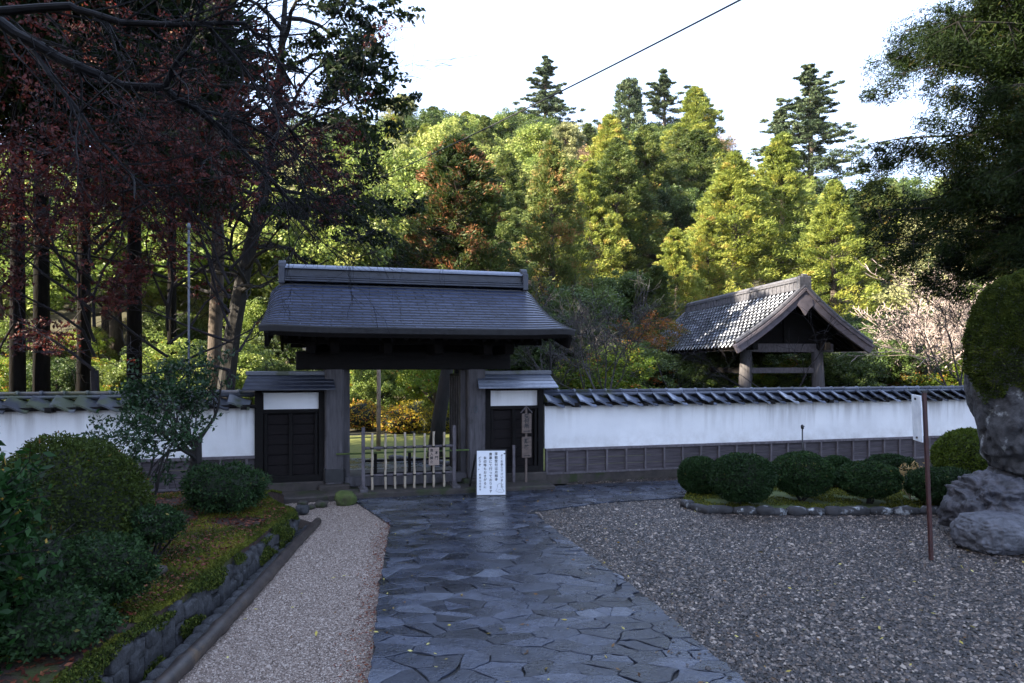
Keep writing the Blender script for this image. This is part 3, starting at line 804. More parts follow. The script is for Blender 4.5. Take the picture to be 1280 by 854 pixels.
# ------------------------------------------------------------------ main gate
gate = thing('temple_gate', 'old dark timber temple gate with a curved slate-blue shingled roof', 'gate', O, TH)
TL, TR = t_of(418), t_of(594)
def part(mb, name, m, smooth=False, bevel=.006, parent=gate): return mb.build(name, M[m], parent, smooth, bevel)
part(MB().box((.05, .6, .03), (4.9, 2.6, .10)), 'stone_plinth', 'stone_base', bevel=.02)
ZL = 2.03
for tt, s in ((TL, -1), (TR, 1)):
    part(MB().box((tt, 0, (ZL + .3 + .14) / 2), (.31, .28, ZL + .3 - .14)), 'main_pillar', 'wood_grey', bevel=.03)
    part(MB().box((tt - s * .20, .14, (ZL + .1) / 2), (.10, .16, ZL - .1)), 'inner_jamb', 'wood_grey', bevel=.01)
    part(MB().box((tt, 1.45, (ZL + .16) / 2), (.2, .2, ZL)), 'rear_pillar', 'wood_dark')
    part(MB().box((tt, .72, 1.62), (.11, 1.5, .16)), 'side_tie_beam', 'wood_dark')
    part(MB().box((tt, .72, .55), (.09, 1.3, .12)), 'side_tie_beam', 'wood_dark')
    part(MB().box((tt, 0, .10), (.5, .46, .12)), 'pillar_base_stone', 'stone_base', bevel=.02)
part(MB().box((TL, 0, .3), (.345, .295, .26)), 'metal_shoe', 'black_metal', bevel=.03)
part(MB().tube([(TR - .02 + .025 * math.cos(a), -.15, z_of(511, TR) + .06 * math.sin(a)) for a in [i * math.pi / 8 for i in range(17)]], .007, 6), 'iron_ring', 'grey_metal', bevel=0)
part(MB().box(((TL + TR) / 2, 0, ZL + .15), (TR - TL + 1.2, .30, .30)), 'lintel_beam', 'wood_dark', bevel=.015)
part(MB().box(((TL + TR) / 2, 1.45, ZL + .2), (TR - TL + 1.0, .2, .26)), 'rear_lintel', 'wood_dark')
part(MB().box(((TL + TR) / 2, .02, .17), (TR - TL - .32, .14, .16)), 'threshold_beam', 'wood_grey', bevel=.01)
# doors swung open inward
for tt in (TL + .19, TR - .19):
    d = part(MB().box((tt, .82, 1.06), (.06, 1.06, 1.78)), 'door_leaf', 'wood_dark_h')
    sl = MB()
    for i in range(6): sl.box((tt, .38 + i * .18, 1.06), (.085, .025, 1.7))
    sl.build('door_slats', M['wood_trim'], d)
# roof surfaces
RC, RN, RZ = .15, .3, 3.50
HW = 2.28; NC = 16
def roof_pt(a, s, side, lift=0):
    depth = 1.72
    w = HW + (.03 if a < 0 else .16) * s ** 3
    drop = .85 * (1.22 * s - .22 * s * s)
    e = max(0, (abs(a) * w - (w - .34)) / .34)
    z = RZ - drop - .19 * (1 - .8 * s) * e ** 2.6 + .045 * abs(a) ** 5 * s * s + lift
    # the front edge dips slightly in the middle
    return Vector((RC + a * w, RN + side * depth * s, z))
As = [-1 + 2 * i / 60 for i in range(61)]
As = sorted(set([round(math.copysign(abs(a) ** .85, a), 4) for a in As]))
def roof_side(side, name):
    vs = []; fs = []; uvs = []
    for c in range(NC):
        s0, s1 = c / NC, (c + 1) / NC
        rows = [(s0, .0), (s1 + .004, .018), (s1 + .004, .0)]
        k = len(vs)
        for (s, l) in rows:
            for a in As:
                p = roof_pt(a, min(1, s), side, l); vs.append(p); uvs.append((a * HW + 10, (c * .0875 + (.002 if s == s0 else .0855))))
        n = len(As)
        for r in range(2):
            for i in range(n - 1): fs.append((k + r * n + i, k + r * n + i + 1, k + (r + 1) * n + i + 1, k + (r + 1) * n + i))
    me = bpy.data.meshes.new(name); me.from_pydata([tuple(v) for v in vs], [], fs)
    uv = me.uv_layers.new(name='UVMap')
    for l in me.loops: uv.data[l.index].uv = uvs[l.vertex_index]
    return link(name, me, M['shingle'], gate)
roof_side(-1, 'roof_shingles'); roof_side(1, 'roof_shingles')
# dark thick eave & verge body below the shingles
def roof_body(side, t0, t1, shrink):
    vs = []; S = [i / 12 for i in range(13)]
    for l in (t0, t1):
        for s in S:
            for a in As:
                p = roof_pt(a * shrink, s * (1 - .01 * (1 if l == t1 else 0)), side, l); vs.append(p)
    n = len(As); m_ = len(S); fs = []
    for L in range(2):
        for j in range(m_ - 1):
            for i in range(n - 1): fs.append(tuple(L * n * m_ + q for q in (j * n + i, j * n + i + 1, (j + 1) * n + i + 1, (j + 1) * n + i)))
    K = n * m_
    for i in range(n - 1): fs.append(((m_ - 1) * n + i, (m_ - 1) * n + i + 1, K + (m_ - 1) * n + i + 1, K + (m_ - 1) * n + i))
    for j in range(m_ - 1):
        fs.append((j * n, (j + 1) * n, K + (j + 1) * n, K + j * n)); fs.append((j * n + n - 1, (j + 1) * n + n - 1, K + (j + 1) * n + n - 1, K + j * n + n - 1))
    return MB().add(vs, fs)
for sd in (-1, 1):
    part(roof_body(sd, -.003, -.085, .998), 'eave_fascia', 'black_metal', bevel=0)
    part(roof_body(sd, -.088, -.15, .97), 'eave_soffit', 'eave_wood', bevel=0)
rf = MB()
for sd in (-1, 1):
    k = -HW + .16
    while k < HW:
        a = k / HW
        rf.beam(roof_pt(a, .02, sd, -.19), roof_pt(a, .62, sd, -.19), .05, .07)
        rf.beam(roof_pt(a, .6, sd, -.19), roof_pt(a, .955, sd, -.175), .05, .07)
        k += .19
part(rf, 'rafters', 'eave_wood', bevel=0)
pl = MB()
for nn, zz in ((-.85, ZL + .62), (0, ZL + .86), (1.45, ZL + .62)):
    pl.box((RC, nn, zz - .12), (HW * 2 - .5, .17, .20))
pl.box((RC, .3, ZL + 1.12), (HW * 2 - .6, .16, .2))
part(pl, 'purlins', 'eave_wood')
# bracket arms carrying the eaves, gable boards
bk = MB()
for tt in (TL - .35, TL, (TL * 2 + TR) / 3, (TL + 2 * TR) / 3, TR, TR + .35):
    bk.box((tt, -.42, ZL + .34), (.14, 1.15, .18)); bk.box((tt, -.85, ZL + .43), (.2, .22, .12)); bk.box((tt, .7, ZL + .40), (.14, 1.7, .16))
    bk.box((tt, 0, ZL + .55), (.16, .2, .5))
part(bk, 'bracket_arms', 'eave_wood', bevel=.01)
for tt in (TL - .5, TR + .5):
    g = MB(); poly = [(-1.15, ZL + .42), (1.75, ZL + .42), (1.2, ZL + .75), (.3, ZL + 1.2), (-.6, ZL + .75)]
    n = len(poly); vs = [(tt - .03, p[0], p[1]) for p in poly] + [(tt + .03, p[0], p[1]) for p in poly]
    g.add(vs, [tuple(range(n)), tuple(range(n, 2 * n))[::-1]] + [(i, (i + 1) % n, n + (i + 1) % n, n + i) for i in range(n)])
    part(g, 'gable_boarding', 'eave_wood', bevel=0)
fb = MB(); fb.box((RC, -.02, ZL + .62), (TR - TL + 1.0, .06, .68)); part(fb, 'transom_boarding', 'eave_wood', bevel=0)
for s in (-1, 1):       # curved verge boards
    vb = MB()
    for sd in (-1, 1):
        for i in range(8): vb.beam(roof_pt(s * .955, i / 8, sd, -.20), roof_pt(s * .955, (i + 1.05) / 8, sd, -.20), .05, .2)
    part(vb, 'verge_board', 'eave_wood', bevel=0)
# ridge
rg = MB()
for z_, w_, h_ in ((3.505, .40, .03), (3.545, .34, .03), (3.585, .28, .03), (3.65, .18, .10)): rg.box((RC - .02, RN, z_), (4.06, w_, h_))
for z_, w_ in ((3.525, .30), (3.565, .25), (3.602, .15)): rg.box((RC - .02, RN, z_), (4.05, w_, .012))
part(rg, 'ridge_box', 'ridge_dark', bevel=.006)
part(MB().box((RC - .02, RN, 3.722), (4.14, .30, .035)).tube([(RC - 2.07, RN, 3.745), (RC + 2.03, RN, 3.745)], .05, 10), 'ridge_cap', 'tile', bevel=.005)
for s in (-1, 1):
    e = MB(); x = RC - .02 + s * 2.08
    e.box((x, RN, 3.60), (.10, .36, .30)); e.tube([(x - .06, RN, 3.77), (x + .06, RN, 3.77)], .08, 12); e.tube([(x - .055, RN - .1, 3.60), (x + .055, RN - .1, 3.60)], .055, 10); e.tube([(x - .055, RN + .1, 3.60), (x + .055, RN + .1, 3.60)], .055, 10)
    e.box((x, RN, 3.45), (.08, .26, .12))
    part(e, 'ridge_end_ornament', 'ridge_dark', bevel=.01)
# side bays with small roofs
def bay(ta, tb, tin, side):
    b = thing('gate_side_bay', None, None); b.parent = gate
    for k in ('label', 'category'):
        if k in b: del b[k]
    c = (ta + tb) / 2; w = tb - ta
    MB().box((ta, .02, .92), (.13, .15, 1.56)).build('bay_post', M['wood_dark'], b, bevel=.006)
    MB().box((tb, .02, .92), (.10, .15, 1.56)).build('bay_post', M['wood_dark'], b, bevel=.006)
    MB().box((c, .05, 1.52), (w, .08, .30)).build('white_panel', M['plaster'], b)
    fr = MB(); fr.box((c, .02, 1.36), (w, .12, .06)); fr.box((c, .02, .26), (w, .14, .12)); fr.box((c, .02, 1.69), (w, .12, .06)); fr.box((c, .0, .80), (.06, .07, 1.05))
    fr.box((ta + .10, .0, .80), (.05, .06, 1.05)); fr.box((tb - .09, .0, .80), (.05, .06, 1.05))
    fr.build('door_frame', M['wood_dark'], b, bevel=.005)
    MB().box((c, .075, .80), (w, .02, 1.2)).build('door_light_stop', M['wood_dark'], b)  # board added to stop light leaking between the door boards
    bd = MB()
    for i in range(6): bd.box((c, .04, .40 + i * .165), (w - .1, .03, .158), (math.radians(2), 0, 0))
    dd = bd.build('door_boards', M['wood_dark_h'], b, bevel=.004)
    MB().box((c, .06, .10), (w + .2, .30, .22)).build('bay_foundation', M['stone_base'], b, bevel=.015)
    r = MB(); hw = w / 2 + .17
    for sd in (-1, 1):
        for i in range(4):
            n0, n1 = sd * (.02 + i * .09), sd * (.02 + (i + 1.1) * .09)
            z0, z1 = 1.95 - i * .056, 1.95 - (i + 1.1) * .056 + .012
            ww = hw + .012 * i
            r.add([(c - ww, n0, z0), (c + ww, n0, z0), (c + ww + .01, n1, z1), (c - ww - .01, n1, z1), (c - ww, n0, z0 - .02), (c + ww, n0, z0 - .02), (c + ww + .01, n1, z1 - .022), (c - ww - .01, n1, z1 - .022)],
                  [(0, 1, 2, 3), (4, 5, 6, 7), (0, 1, 5, 4), (2, 3, 7, 6), (1, 2, 6, 5), (0, 3, 7, 4)])
    rr_ = r.build('bay_roof', M['ridge_dark'] if side < 0 else M['tile'], b)
    MB().box((c, 0, 1.975), (2 * hw + .06, .10, .07)).build('bay_ridge', M['tile_mossy'], rr_, bevel=.01)
    MB().box((c, 0, 1.74), (2 * hw - .08, .62, .035)).build('bay_eave_board', M['eave_wood'], b)
    return b
bay(t_of(324), TL - .2, 0, -1); bay(TR + .2, t_of(675), 0, 1)
part(MB().tube([W(0, 0) * 0 + Vector((t_of(688, 1.4), 1.4, 0)), Vector((t_of(688, 1.4), 1.4, 2.55))], .024, 8), 'downpipe', 'wood_dark', True, 0)
# stone step in front of the gate + moss stones beside it
stp = MB().box((0, 0, 0), (2.75, .42, .12)).build('gate_step', M['stone_base'], bevel=.02); stp.location = W(.15, -.5, .04); stp.rotation_euler = (0, 0, TH)
tag(stp, 'long dark stone step at the foot of the bamboo gate fence', 'step')
mr = MB(); p = gp(432, 622, .1); mr.rock((0, 0, 0), (.16, .15, .12), 4, 3, .25)
o = mr.build('moss_stone', M['moss_soil'], smooth=True, loc=(p.x, p.y, .08)); tag(o, 'yellow-green mossy stone at the foot of the left gate pillar', 'stone')
for i, (px, py, s) in enumerate(((402, 629, .10), (388, 632, .07), (378, 628, .08))):
    p = gp(px, py, .05); o = MB().rock((0, 0, 0), (s, s, s * .6), i + 20, 2, .3).build('loose_stone', M['stone_base'], smooth=True, loc=(p.x, p.y, .03))
    tag(o, ['rounded grey stone next to the mossy stone at the gate', 'smallest pebble-like stone in front of the gate plinth corner', 'grey stone furthest left at the gate plinth foot'][i], 'stone', 'loose stones by the gate foot')

# ------------------------------------------------------------------ bamboo fence closing the gateway
nf = -.42
fe = thing('bamboo_fence', 'low bamboo picket fence closing the gateway with a small wooden notice', 'fence', W(0, nf), TH)
f0, f1 = t_of(454, nf), t_of(567.5, nf)
zf = lambda py: z_of(py, 0, nf)
for tt in (f0, f1):
    MB().box((tt, 0, (zf(533) + .12) / 2), (.055, .055, zf(533) - .12)).build('fence_post', M['wood_trim'], fe, bevel=.004)
    MB().box((tt, 0, .115), (.13, .5, .05)).box((tt, 0, .14), (.08, .2, .04)).build('fence_foot', M['wood_grey'], fe, bevel=.01)
pk = [465, 481.5, 493.5, 506, 517.5, 530.5, 541.5, 554.5]
zr1, zr2 = zf(559), zf(593)
for i, px in enumerate(pk):
    tt = t_of(px, nf); z1 = zf(540 + (i % 3)); z0 = zf(610) - .02; pts = []; rad = []
    m_ = 14
    for j in range(m_ + 1):
        z = z0 + (z1 - z0) * j / m_; pts.append((tt + .003 * math.sin(j + i), -.045, z)); rad.append(.019 if (j + i) % 4 else .0225)
    MB().tube(pts, rad, 8).build('bamboo_picket', M['bamboo_pole'], fe, smooth=True)
for z in (zr1, zr2):
    pts = [(f0 + (f1 - f0) * j / 16, 0, z) for j in range(17)]
    MB().tube(pts, [.022 if j % 3 else .026 for j in range(17)], 8).build('fence_rail', M['wood_trim'], fe, smooth=True)
for px in pk:
    tt = t_of(px, nf)
    for z in (zr1, zr2): MB().box((tt, -.025, z), (.052, .09, .03)).build('rope_tie', M['rope'], fe, bevel=.006)
nb_ = MB().box((t_of(541.5, nf), -.085, zf(571)), (.17, .015, .29)).build('notice_board', M['sign_wood_pale'], fe, bevel=.003)
for tt in (f0 + .22, (f0 + f1) / 2 + .05, f1 - .3):
    MB().box((tt, .42, .40), (.05, .05, .5)).build('rear_stake', M['wood_dark'], fe)
MB().tube([(f0, .42, .5), (f1, .42, .5)], .02, 8).build('rear_rail', M['wood_dark'], fe, smooth=True)
MB().tube([(f0, .42, .28), (f1, .42, .28)], .02, 8).build('rear_rail', M['wood_dark'], fe, smooth=True)
gb = MB().tube([(t_of(420, -.16), 0, z_of(565, 0, -.16)), (t_of(586, -.16), 0, z_of(565, 0, -.16))], .014, 8).build('bamboo_bar', M['bamboo_green'], smooth=True)
gb.location = W(0, -.18); gb.rotation_euler = (0, 0, TH)
tag(gb, 'thin green bamboo bar laid across the gateway behind the picket fence', 'bar')

# ------------------------------------------------------------------ lettering
def text_mb(mb, s, size, x, z, y=0, bold=.0, sx=1):
    cu = bpy.data.curves.new('t', 'FONT'); cu.body = s; cu.size = size; cu.extrude = .0006; cu.offset = bold
    cu.align_x = 'CENTER'; cu.align_y = 'CENTER'; cu.resolution_u = 3
    ob = bpy.data.objects.new('t', cu); COL.objects.link(ob)
    me = bpy.data.meshes.new_from_object(ob.evaluated_get(bpy.context.evaluated_depsgraph_get()))
    mb.add([(x + v.co.x * sx, y - v.co.z, z + v.co.y) for v in me.vertices], [tuple(p.vertices) for p in me.polygons])
    bpy.data.objects.remove(ob); bpy.data.meshes.remove(me)
def column(mb, s, size, x, ztop, step, y=0, bold=0):
    for i, ch in enumerate(s):
        if ch != ' ': text_mb(mb, ch, size, x, ztop - step * (i + .5), y, bold)
mb = MB(); tt = t_of(541.5, nf); zz = zf(571)
column(mb, '本門', .062, tt + .04, zz + .10, .085, -.094, .0012); column(mb, '進入禁止', .055, tt - .04, zz + .13, .063, -.094, .0012)
mb.build('notice_writing', M['ink'], nb_)

# A-board
bw, bh = .475, .70
Pb = gp(614, 621); tb_ = math.radians(9)
ab = thing('notice_easel', 'white handwritten notice board leaning on a dark easel before the gate pillar', 'notice board', (Pb.x, Pb.y, 0), math.radians(3))
tilt = math.radians(9)
def tlt(ob): ob.rotation_euler = (-tilt, 0, 0); return ob
pn = tlt(MB().box((0, 0, bh / 2 + .03), (bw, .018, bh)).build('panel', M['plastic_white'], ab))
fr = MB()
for x in (-bw / 2, bw / 2): fr.box((x, .004, bh / 2 + .02), (.018, .03, bh + .05))
fr.box((0, .004, bh + .04), (bw + .03, .03, .02)); fr.box((0, .004, .02), (bw, .03, .018)); tlt(fr.build('frame', M['black_metal'], ab, bevel=.002))
for x in (-bw / 2 - .005, bw / 2 - .02):
    MB().beam((x, .10, bh * .98), (x - (.12 if x < 0 else -.02), .46, .0), .025, .025).build('rear_leg', M['black_metal'], ab)
MB().beam((-bw / 2 - .05, .28, .30), (bw / 2, .28, .30), .015, .015).build('brace', M['black_metal'], ab)
mb = MB(); X = bw / 2; T = bh + .01
column(mb, 'よくお参り下さいました', .046, X - .065, T - .03, .050, -.0105, .0006)
column(mb, '拝観受付は月照寺', .052, X - .155, T - .005, .0585, -.0105, .0008)
column(mb, '庫裏にて行っております', .052, X - .245, T - .01, .0585, -.0105, .0008)
column(mb, '朱印等もおきがるに', .050, X - .335, T - .07, .0575, -.0105, .0008)
column(mb, 'どうぞ。', .050, X - .42, T - .07, .056, -.0105, .0008); column(mb, '歓喜山月照寺', .034, X - .415, T - .34, .047, -.0105, .0003)
def arc(cx, cz, r, a0, a1, n=10): return [(cx + r * math.cos(a0 + (a1 - a0) * i / n), -.011, cz + r * 1.1 * math.sin(a0 + (a1 - a0) * i / n)) for i in range(n + 1)]
mb.tube(arc(X - .10, .165, .038, -.5, 3.7), .0022, 4)
mb.tube([(X - .14, -.011, .13), (X - .165, -.011, .09), (X - .12, -.011, .07), (X - .05, -.011, .07), (X - .03, -.011, .09), (X - .065, -.011, .13)], .0022, 4)
mb.tube([(X - .13, -.011, .10), (X - .10, -.011, .115), (X - .07, -.011, .10)], .0018, 4)
tlt(mb.build('writing', M['ink'], ab))

# wooden direction signs on a stake
ps = W(t_of(658, -.3), -.3, 0); sg = thing('direction_signpost', 'wooden signpost with two brushed plates and arrows before the right side door', 'signpost', ps, TH)
zz = lambda py: CAMH + (HZ - py) / F * ps.y
MB().box((0, .02, (zz(509) + .0) / 2), (.035, .035, zz(509))).build('stake', M['sign_wood'], sg)
for (ya, yb, s) in ((517, 541.5, '受付所'), (546, 572, '順路')):
    z1, z0 = zz(ya), zz(yb); h = z1 - z0
    pn = MB().box((0, -.012, (z0 + z1) / 2), (.172, .022, h)).build('sign_plate', M['sign_wood_pale'] if 0 else M['sign_wood'], sg, bevel=.004)
    mb = MB(); st = .086 if len(s) == 3 else .105
    column(mb, s, .088, 0, z1 - .005 - (.02 if len(s) == 2 else 0), st, -.0245, .003)
    mb.build('sign_writing', M['ink'], pn)
    MB().add([(-.055, -.0245, z0 + .029), (.03, -.0245, z0 + .029), (.03, -.0245, z0 + .016), (.065, -.0245, z0 + .035), (.03, -.0245, z0 + .054), (.03, -.0245, z0 + .041), (-.055, -.0245, z0 + .041)], [(0, 1, 2, 3, 4, 5, 6)]).build('sign_arrow', M['ink'], pn)
MB().beam((-.10, 0, zz(516)), (0, 0, zz(508)), .05, .012).beam((.10, 0, zz(516)), (0, 0, zz(508)), .05, .012).build('sign_roof', M['wood_trim'], sg)
# short post left of it, leaning against bay
p = W(t_of(642, -.22), -.22, 0)
o = MB().box((0, 0, .36), (.05, .05, .72)).build('short_post', M['wood_trim'], bevel=.005, loc=p); o.rotation_euler = (0, 0, TH)
tag(o, 'short bare grey wooden post between the notice board and the signpost', 'post')

# right yard sign post
p = gp(1164, 700); D = p.y
sp_ = thing('yard_signpost', 'thin leaning red-brown steel post with a narrow white plate in the gravel', 'signpost', p, math.radians(-2))
hh = (700 - 490) / F * D
sp_.rotation_euler = (0, math.radians(-2.4), 0)
MB().box((0, 0, hh / 2), (.037, .037, hh)).build('post', M['red_metal'], sp_, bevel=.004)
pl_ = MB().box((0, 0, 0), (.25, .012, .50)).build('plate', M['plate_white'], sp_, bevel=.002)
pl_.location = (-.075, .02, hh - .28); pl_.rotation_euler = (0, 0, math.radians(79))
MB().box((0, 0, 0), (.05, .05, .02)).build('post_cap', M['black_metal'], sp_, loc=(0, 0, hh + .005))
for i in range(2): MB().tube([(0, -.02, .21 - i * .42), (0, .02, .21 - i * .42)], .012, 8).build('bolt', M['black_metal'], pl_)

# thin spigot by the wall
p = W(t_of(1003, -.5), -.5, 0); zt = CAMH + (HZ - 533) / F * p.y
sg2 = thing('garden_spike_lamp', 'thin black spike with a tiny head standing by the white wall', 'garden light', p)
MB().tube([(0, 0, 0), (0, 0, zt)], .014, 8).build('rod', M['black_metal'], sg2, smooth=True)
MB().tube([(0, 0, zt - .05), (0, 0, zt), (-.01, 0, zt + .03)], [.026, .03, .018], 10).tube([(0, 0, zt - .01), (.04, 0, zt)], .010, 6).build('head', M['black_metal'], sg2, smooth=True)

# ------------------------------------------------------------------ right bed: kerb, moss, topiary
bed = [gp(852, 632), gp(880, 640), gp(960, 643), gp(1060, 643), gp(1195, 641)]
bedb = [gp(1240, 606), gp(1180, 605), gp(1000, 607), gp(905, 609), gp(862, 614)]
bp = [(v.x, v.y) for v in bed] + [(bedb[0].x + 1.5, bedb[0].y - .9)] + [(v.x, v.y) for v in bedb]
tag(MB().prism(bp, -.1, .05).build('moss_bed', M['moss_soil']), kind='structure')
mb = MB(); rr = random.Random(8)
for k in range(len(bed) - 1):
    a, b = bed[k], bed[k + 1]; L = (b - a).length; s = 0
    while s < L:
        w = rr.uniform(.22, .42); c = a.lerp(b, min(1, (s + w / 2) / L))
        mb.rock((c.x, c.y, .035), (w * .53, .085, rr.uniform(.06, .085)), rr.random() * 60, 2, .25, math.atan2(b.y - a.y, b.x - a.x)); s += w * .98
tag(mb.build('stone_kerb', M['kerb'], smooth=True), 'low kerb of dark lichen-spotted stones edging the clipped bush bed', 'kerb')
X = rs.uniform(min(q[0] for q in bp), max(q[0] for q in bp), 60000); Y = rs.uniform(min(q[1] for q in bp), max(q[1] for q in bp), 60000)
k = in_np(X, Y, bp); X, Y = X[k], Y[k]
k = np.array([mnoise.noise(Vector((a * 2, b * 2, 5))) > -.12 for a, b in zip(X, Y)]); X, Y = X[k], Y[k]
scatter('bed_moss', X, Y, .052 + rs.uniform(0, .03, len(X)), .017, .006, M['moss'], 'green moss carpet under the clipped bushes inside the stone kerb', 'moss', 14, False)

def bush(name, label, cat, c, r, m, leaf=(.022, .012), n=16000, seed=0, group=None, lump=.06, stem=True, top=None, zc=None, stemh=.2, jag=.03, tb=.5, layered=0, ground=0, sq=1.0):
    """clipped bush: leaves over a slightly lumpy ellipsoid, stems below"""
    rs = np.random.RandomState(seed); rx, ry, rz = r
    root = thing(name, label, cat, (c[0], c[1], ground), 0, group)
    d = unit(rs, n); 
    if sq != 1.0: d = np.sign(d) * np.abs(d) ** sq
    off = seed * 3.7
    s = np.array([1 + lump * mnoise.fractal(Vector((a * 2.2 + off, b * 2.2, g * 2.2)), 1, 2, 3) for a, b, g in d])
    depth = 1 - np.abs(rs.normal(0, jag, n)) * 2 + rs.normal(0, jag * .5, n)
    P = d * np.array([rx, ry, rz]) * (s * depth)[:, None]; P[:, 2] += c[2] - ground
    k = P[:, 2] > .03; P, d, s = P[k], d[k], s[k]
    nn = len(P)
    A = unit(rs, nn) + d * .9; A /= np.linalg.norm(A, axis=1, keepdims=True)
    V = leaf_verts(rs, P, leaf[0], leaf[1], A)
    tint = np.clip(tb + .9 * (s[:] - 1) / max(lump, .01) * .12 + rs.normal(0, .18, nn), 0, 1)
    fo = link('foliage', quad_mesh('foliage', V, 4, tint), m, root)
    core = MB(); bm = bmesh.new(); bmesh.ops.create_icosphere(bm, subdivisions=3, radius=1)
    vs = []
    for v in bm.verts:
        q = v.co; w = 1 + lump * mnoise.fractal(Vector((q.x * 2.2 + off, q.y * 2.2, q.z * 2.2)), 1, 2, 3) 
        vs.append((q.x * rx * .86 * w, q.y * ry * .86 * w, max(.02, q.z * rz * .86 * w + c[2] - ground)))
    core.add(vs, [tuple(v.index for v in f.verts) for f in bm.faces]); bm.free()
    core.build('bush_core', M['topiary_core'], root, smooth=True)  # opaque filler core that closes the view through the leaves
    if stem:
        st = []; rg_ = random.Random(seed)
        for q in range(5): grow(st, rg_, (rg_.uniform(-.04, .04), rg_.uniform(-.04, .04), -.02), (rg_.uniform(-.5, .5), rg_.uniform(-.5, .5), 1), max(.25, c[2] - ground), .018, 1, 4, .2, 0, 2)
        tubes(st).build('stem', M['bark_dark'], root)
    return root
M['topiary_core'] = mat('shade_dark_core', (.010, .018, .007), (.022, .035, .012), 30, .9, 1, .02)  # solid core, the shade inside the bush put into its dark colour
def px_bush(px, pyc, wpx, hpx, D, **kw):
    c = at(px, pyc, D); return c, (wpx / 2 / F * D, wpx / 2 / F * D * .9, hpx / 2 / F * D)
TOP = 'clipped round bushes in the kerbed bed'
for i, (px, pyc, w, h, D, lab) in enumerate((
    (874, 594, 52, 46, 10.9, 'leftmost clipped round dark green bush beside the wall path'),
    (928, 597, 76, 60, 10.0, 'largest clipped dark green ball reaching down to the kerb, second from left'),
    (1003, 592, 74, 54, 10.3, 'clipped dark green mushroom-shaped bush in front of the black spike'),
    (1045, 588, 46, 36, 11.4, 'small clipped bush half hidden between the two mushroom-shaped ones'),
    (1086, 599, 74, 44, 10.1, 'lower flattened clipped bush left of the dry yellow plant'),
    (1112, 583, 60, 30, 11.9, 'low hedge-like bush behind the dry yellow plant near the wall'),
    (1180, 607, 84, 44, 9.9, 'low wide clipped bush behind the leaning red-brown post'))):
    c, r = px_bush(px, pyc, w, h, D)
    bush('clipped_bush', lab, 'bush', c, r, M['topiary'], (.016, .009), 17000, 30 + i, TOP, (.05, .08, .10, .07, .12, .14, .09)[i], ground=.04, sq=(.88, .84, .95, 1.0, .9, .95, .85)[i], jag=(.03, .03, .035, .04, .035, .06, .05)[i], tb=(.5, .42, .55, .48, .52, .4, .45)[i])
c, r = px_bush(1212, 572, 86, 66, 11.2)
bush('domed_bush', 'big bright yellow-green domed azalea behind the standing stone', 'bush', c, (r[0], r[1], r[2] * 1.1), M['dome'], (.020, .010), 20000, 50, None, .05, ground=0)
# dry yellow plant
p = gp(1138, 628); root = thing('dry_plant', 'straggly dry yellow-leaved plant among the clipped bushes', 'plant', (p.x, p.y, .04))
rg_ = random.Random(4); st = []; en = []
for q in range(9): grow(st, rg_, (0, 0, 0), (rg_.uniform(-.6, .6), rg_.uniform(-.4, .4), 1), .42, .006, 1, 4, .2, 0, 2, ends=en, minr=.002)
tubes(st).build('stems', M['sign_wood_pale'], root)
E_ = np.array([tuple(e) for e in en]); V, t = clumps(np.random.RandomState(2), E_, np.full(len(E_), .05), 5, np.full(len(E_), .6), L=.04, Wd=.010)
link('leaves', quad_mesh('leaves', V, 4, t), M['dry'], root)
# rocks right
def boulder(name, label, c, size, seed, m, rough=.3, sub=6, freq=1.5, rz=0):
    o = MB().rock((0, 0, 0), size, seed, sub, rough, rz, freq).build(name, m, smooth=True, loc=c)
    return tag(o, label, 'rock')
c = at(1240, 632, 8.3); boulder('boulder', 'dark wrinkled boulder supporting the tall standing stone', (c.x, c.y, .36), (.42, .45, .40), 3, M['boulder'], .24)
c = gp(1252, 690); boulder('boulder', 'smooth pale grey rock lowest in front of the dark wrinkled boulder', (c.x + .02, c.y + .1, .17), (.42, .3, .25), 9, M['boulder_pale'], .16, freq=.9)
c = at(1285, 610, 8.6); boulder('boulder', 'rounded brown-grey rock wedged under the standing stone at the frame edge', (c.x + .05, c.y, .55), (.38, .4, .32), 12, M['boulder_pale'], .25)
# standing stone
c = at(1304, 470, 8.5)
ss = thing('standing_stone', 'tall upright boulder capped in thick dark green moss at right edge', 'rock', (c.x, c.y, 0))
bm = bmesh.new(); bmesh.ops.create_icosphere(bm, subdivisions=6, radius=1)
def ss_r(z):          # half-width profile by height fraction -1..1
    return 1.0
zc, hz_ = CAMH + (HZ - 468) / F * 8.5, 1.28
vs = []
for v in bm.verts:
    q = v.co.copy(); z = q.z
    hwp = float(np.interp(z, [-1, -.93, -.75, -.5, -.2, .1, .4, .65, .82, .93, .98, 1], [.40, .58, .70, .77, .83, .86, .80, .68, .53, .35, .2, .0]))
    cir = math.sqrt(max(1e-9, 1 - z * z)); rr0 = 1 / max(cir, 1e-4) if cir > 1e-3 else 0; w = hwp
    ang = 1 + .07 * mnoise.fractal(q * 1.4 + Vector((5, 2, 1)), 1, 2, 4) + (.04 * mnoise.fractal(q * 5, 1, 2, 5) - .07 * max(0, .12 - abs(mnoise.noise(q * 3.1 + Vector((1, 4, 2))))) * 6 if z < -.1 else .02 * mnoise.fractal(q * 5, 1, 2, 3))
    v.co = Vector((q.x * w * rr0 * ang + .06 * (-z), q.y * w * .9 * rr0 * ang, zc + z * hz_ * ang))
me = bpy.data.meshes.new('rock_body'); bm.to_mesh(me); bm.free(); me.shade_smooth()
M['lichen_rock'] = mat('lichen_spotted_rock', (.018, .019, .024), (.085, .088, .10), 10, .75, 1, .04, c3=(.36, .39, .41), s3=4.2, t3=.585)
link('rock_body', me, M['lichen_rock'], ss)
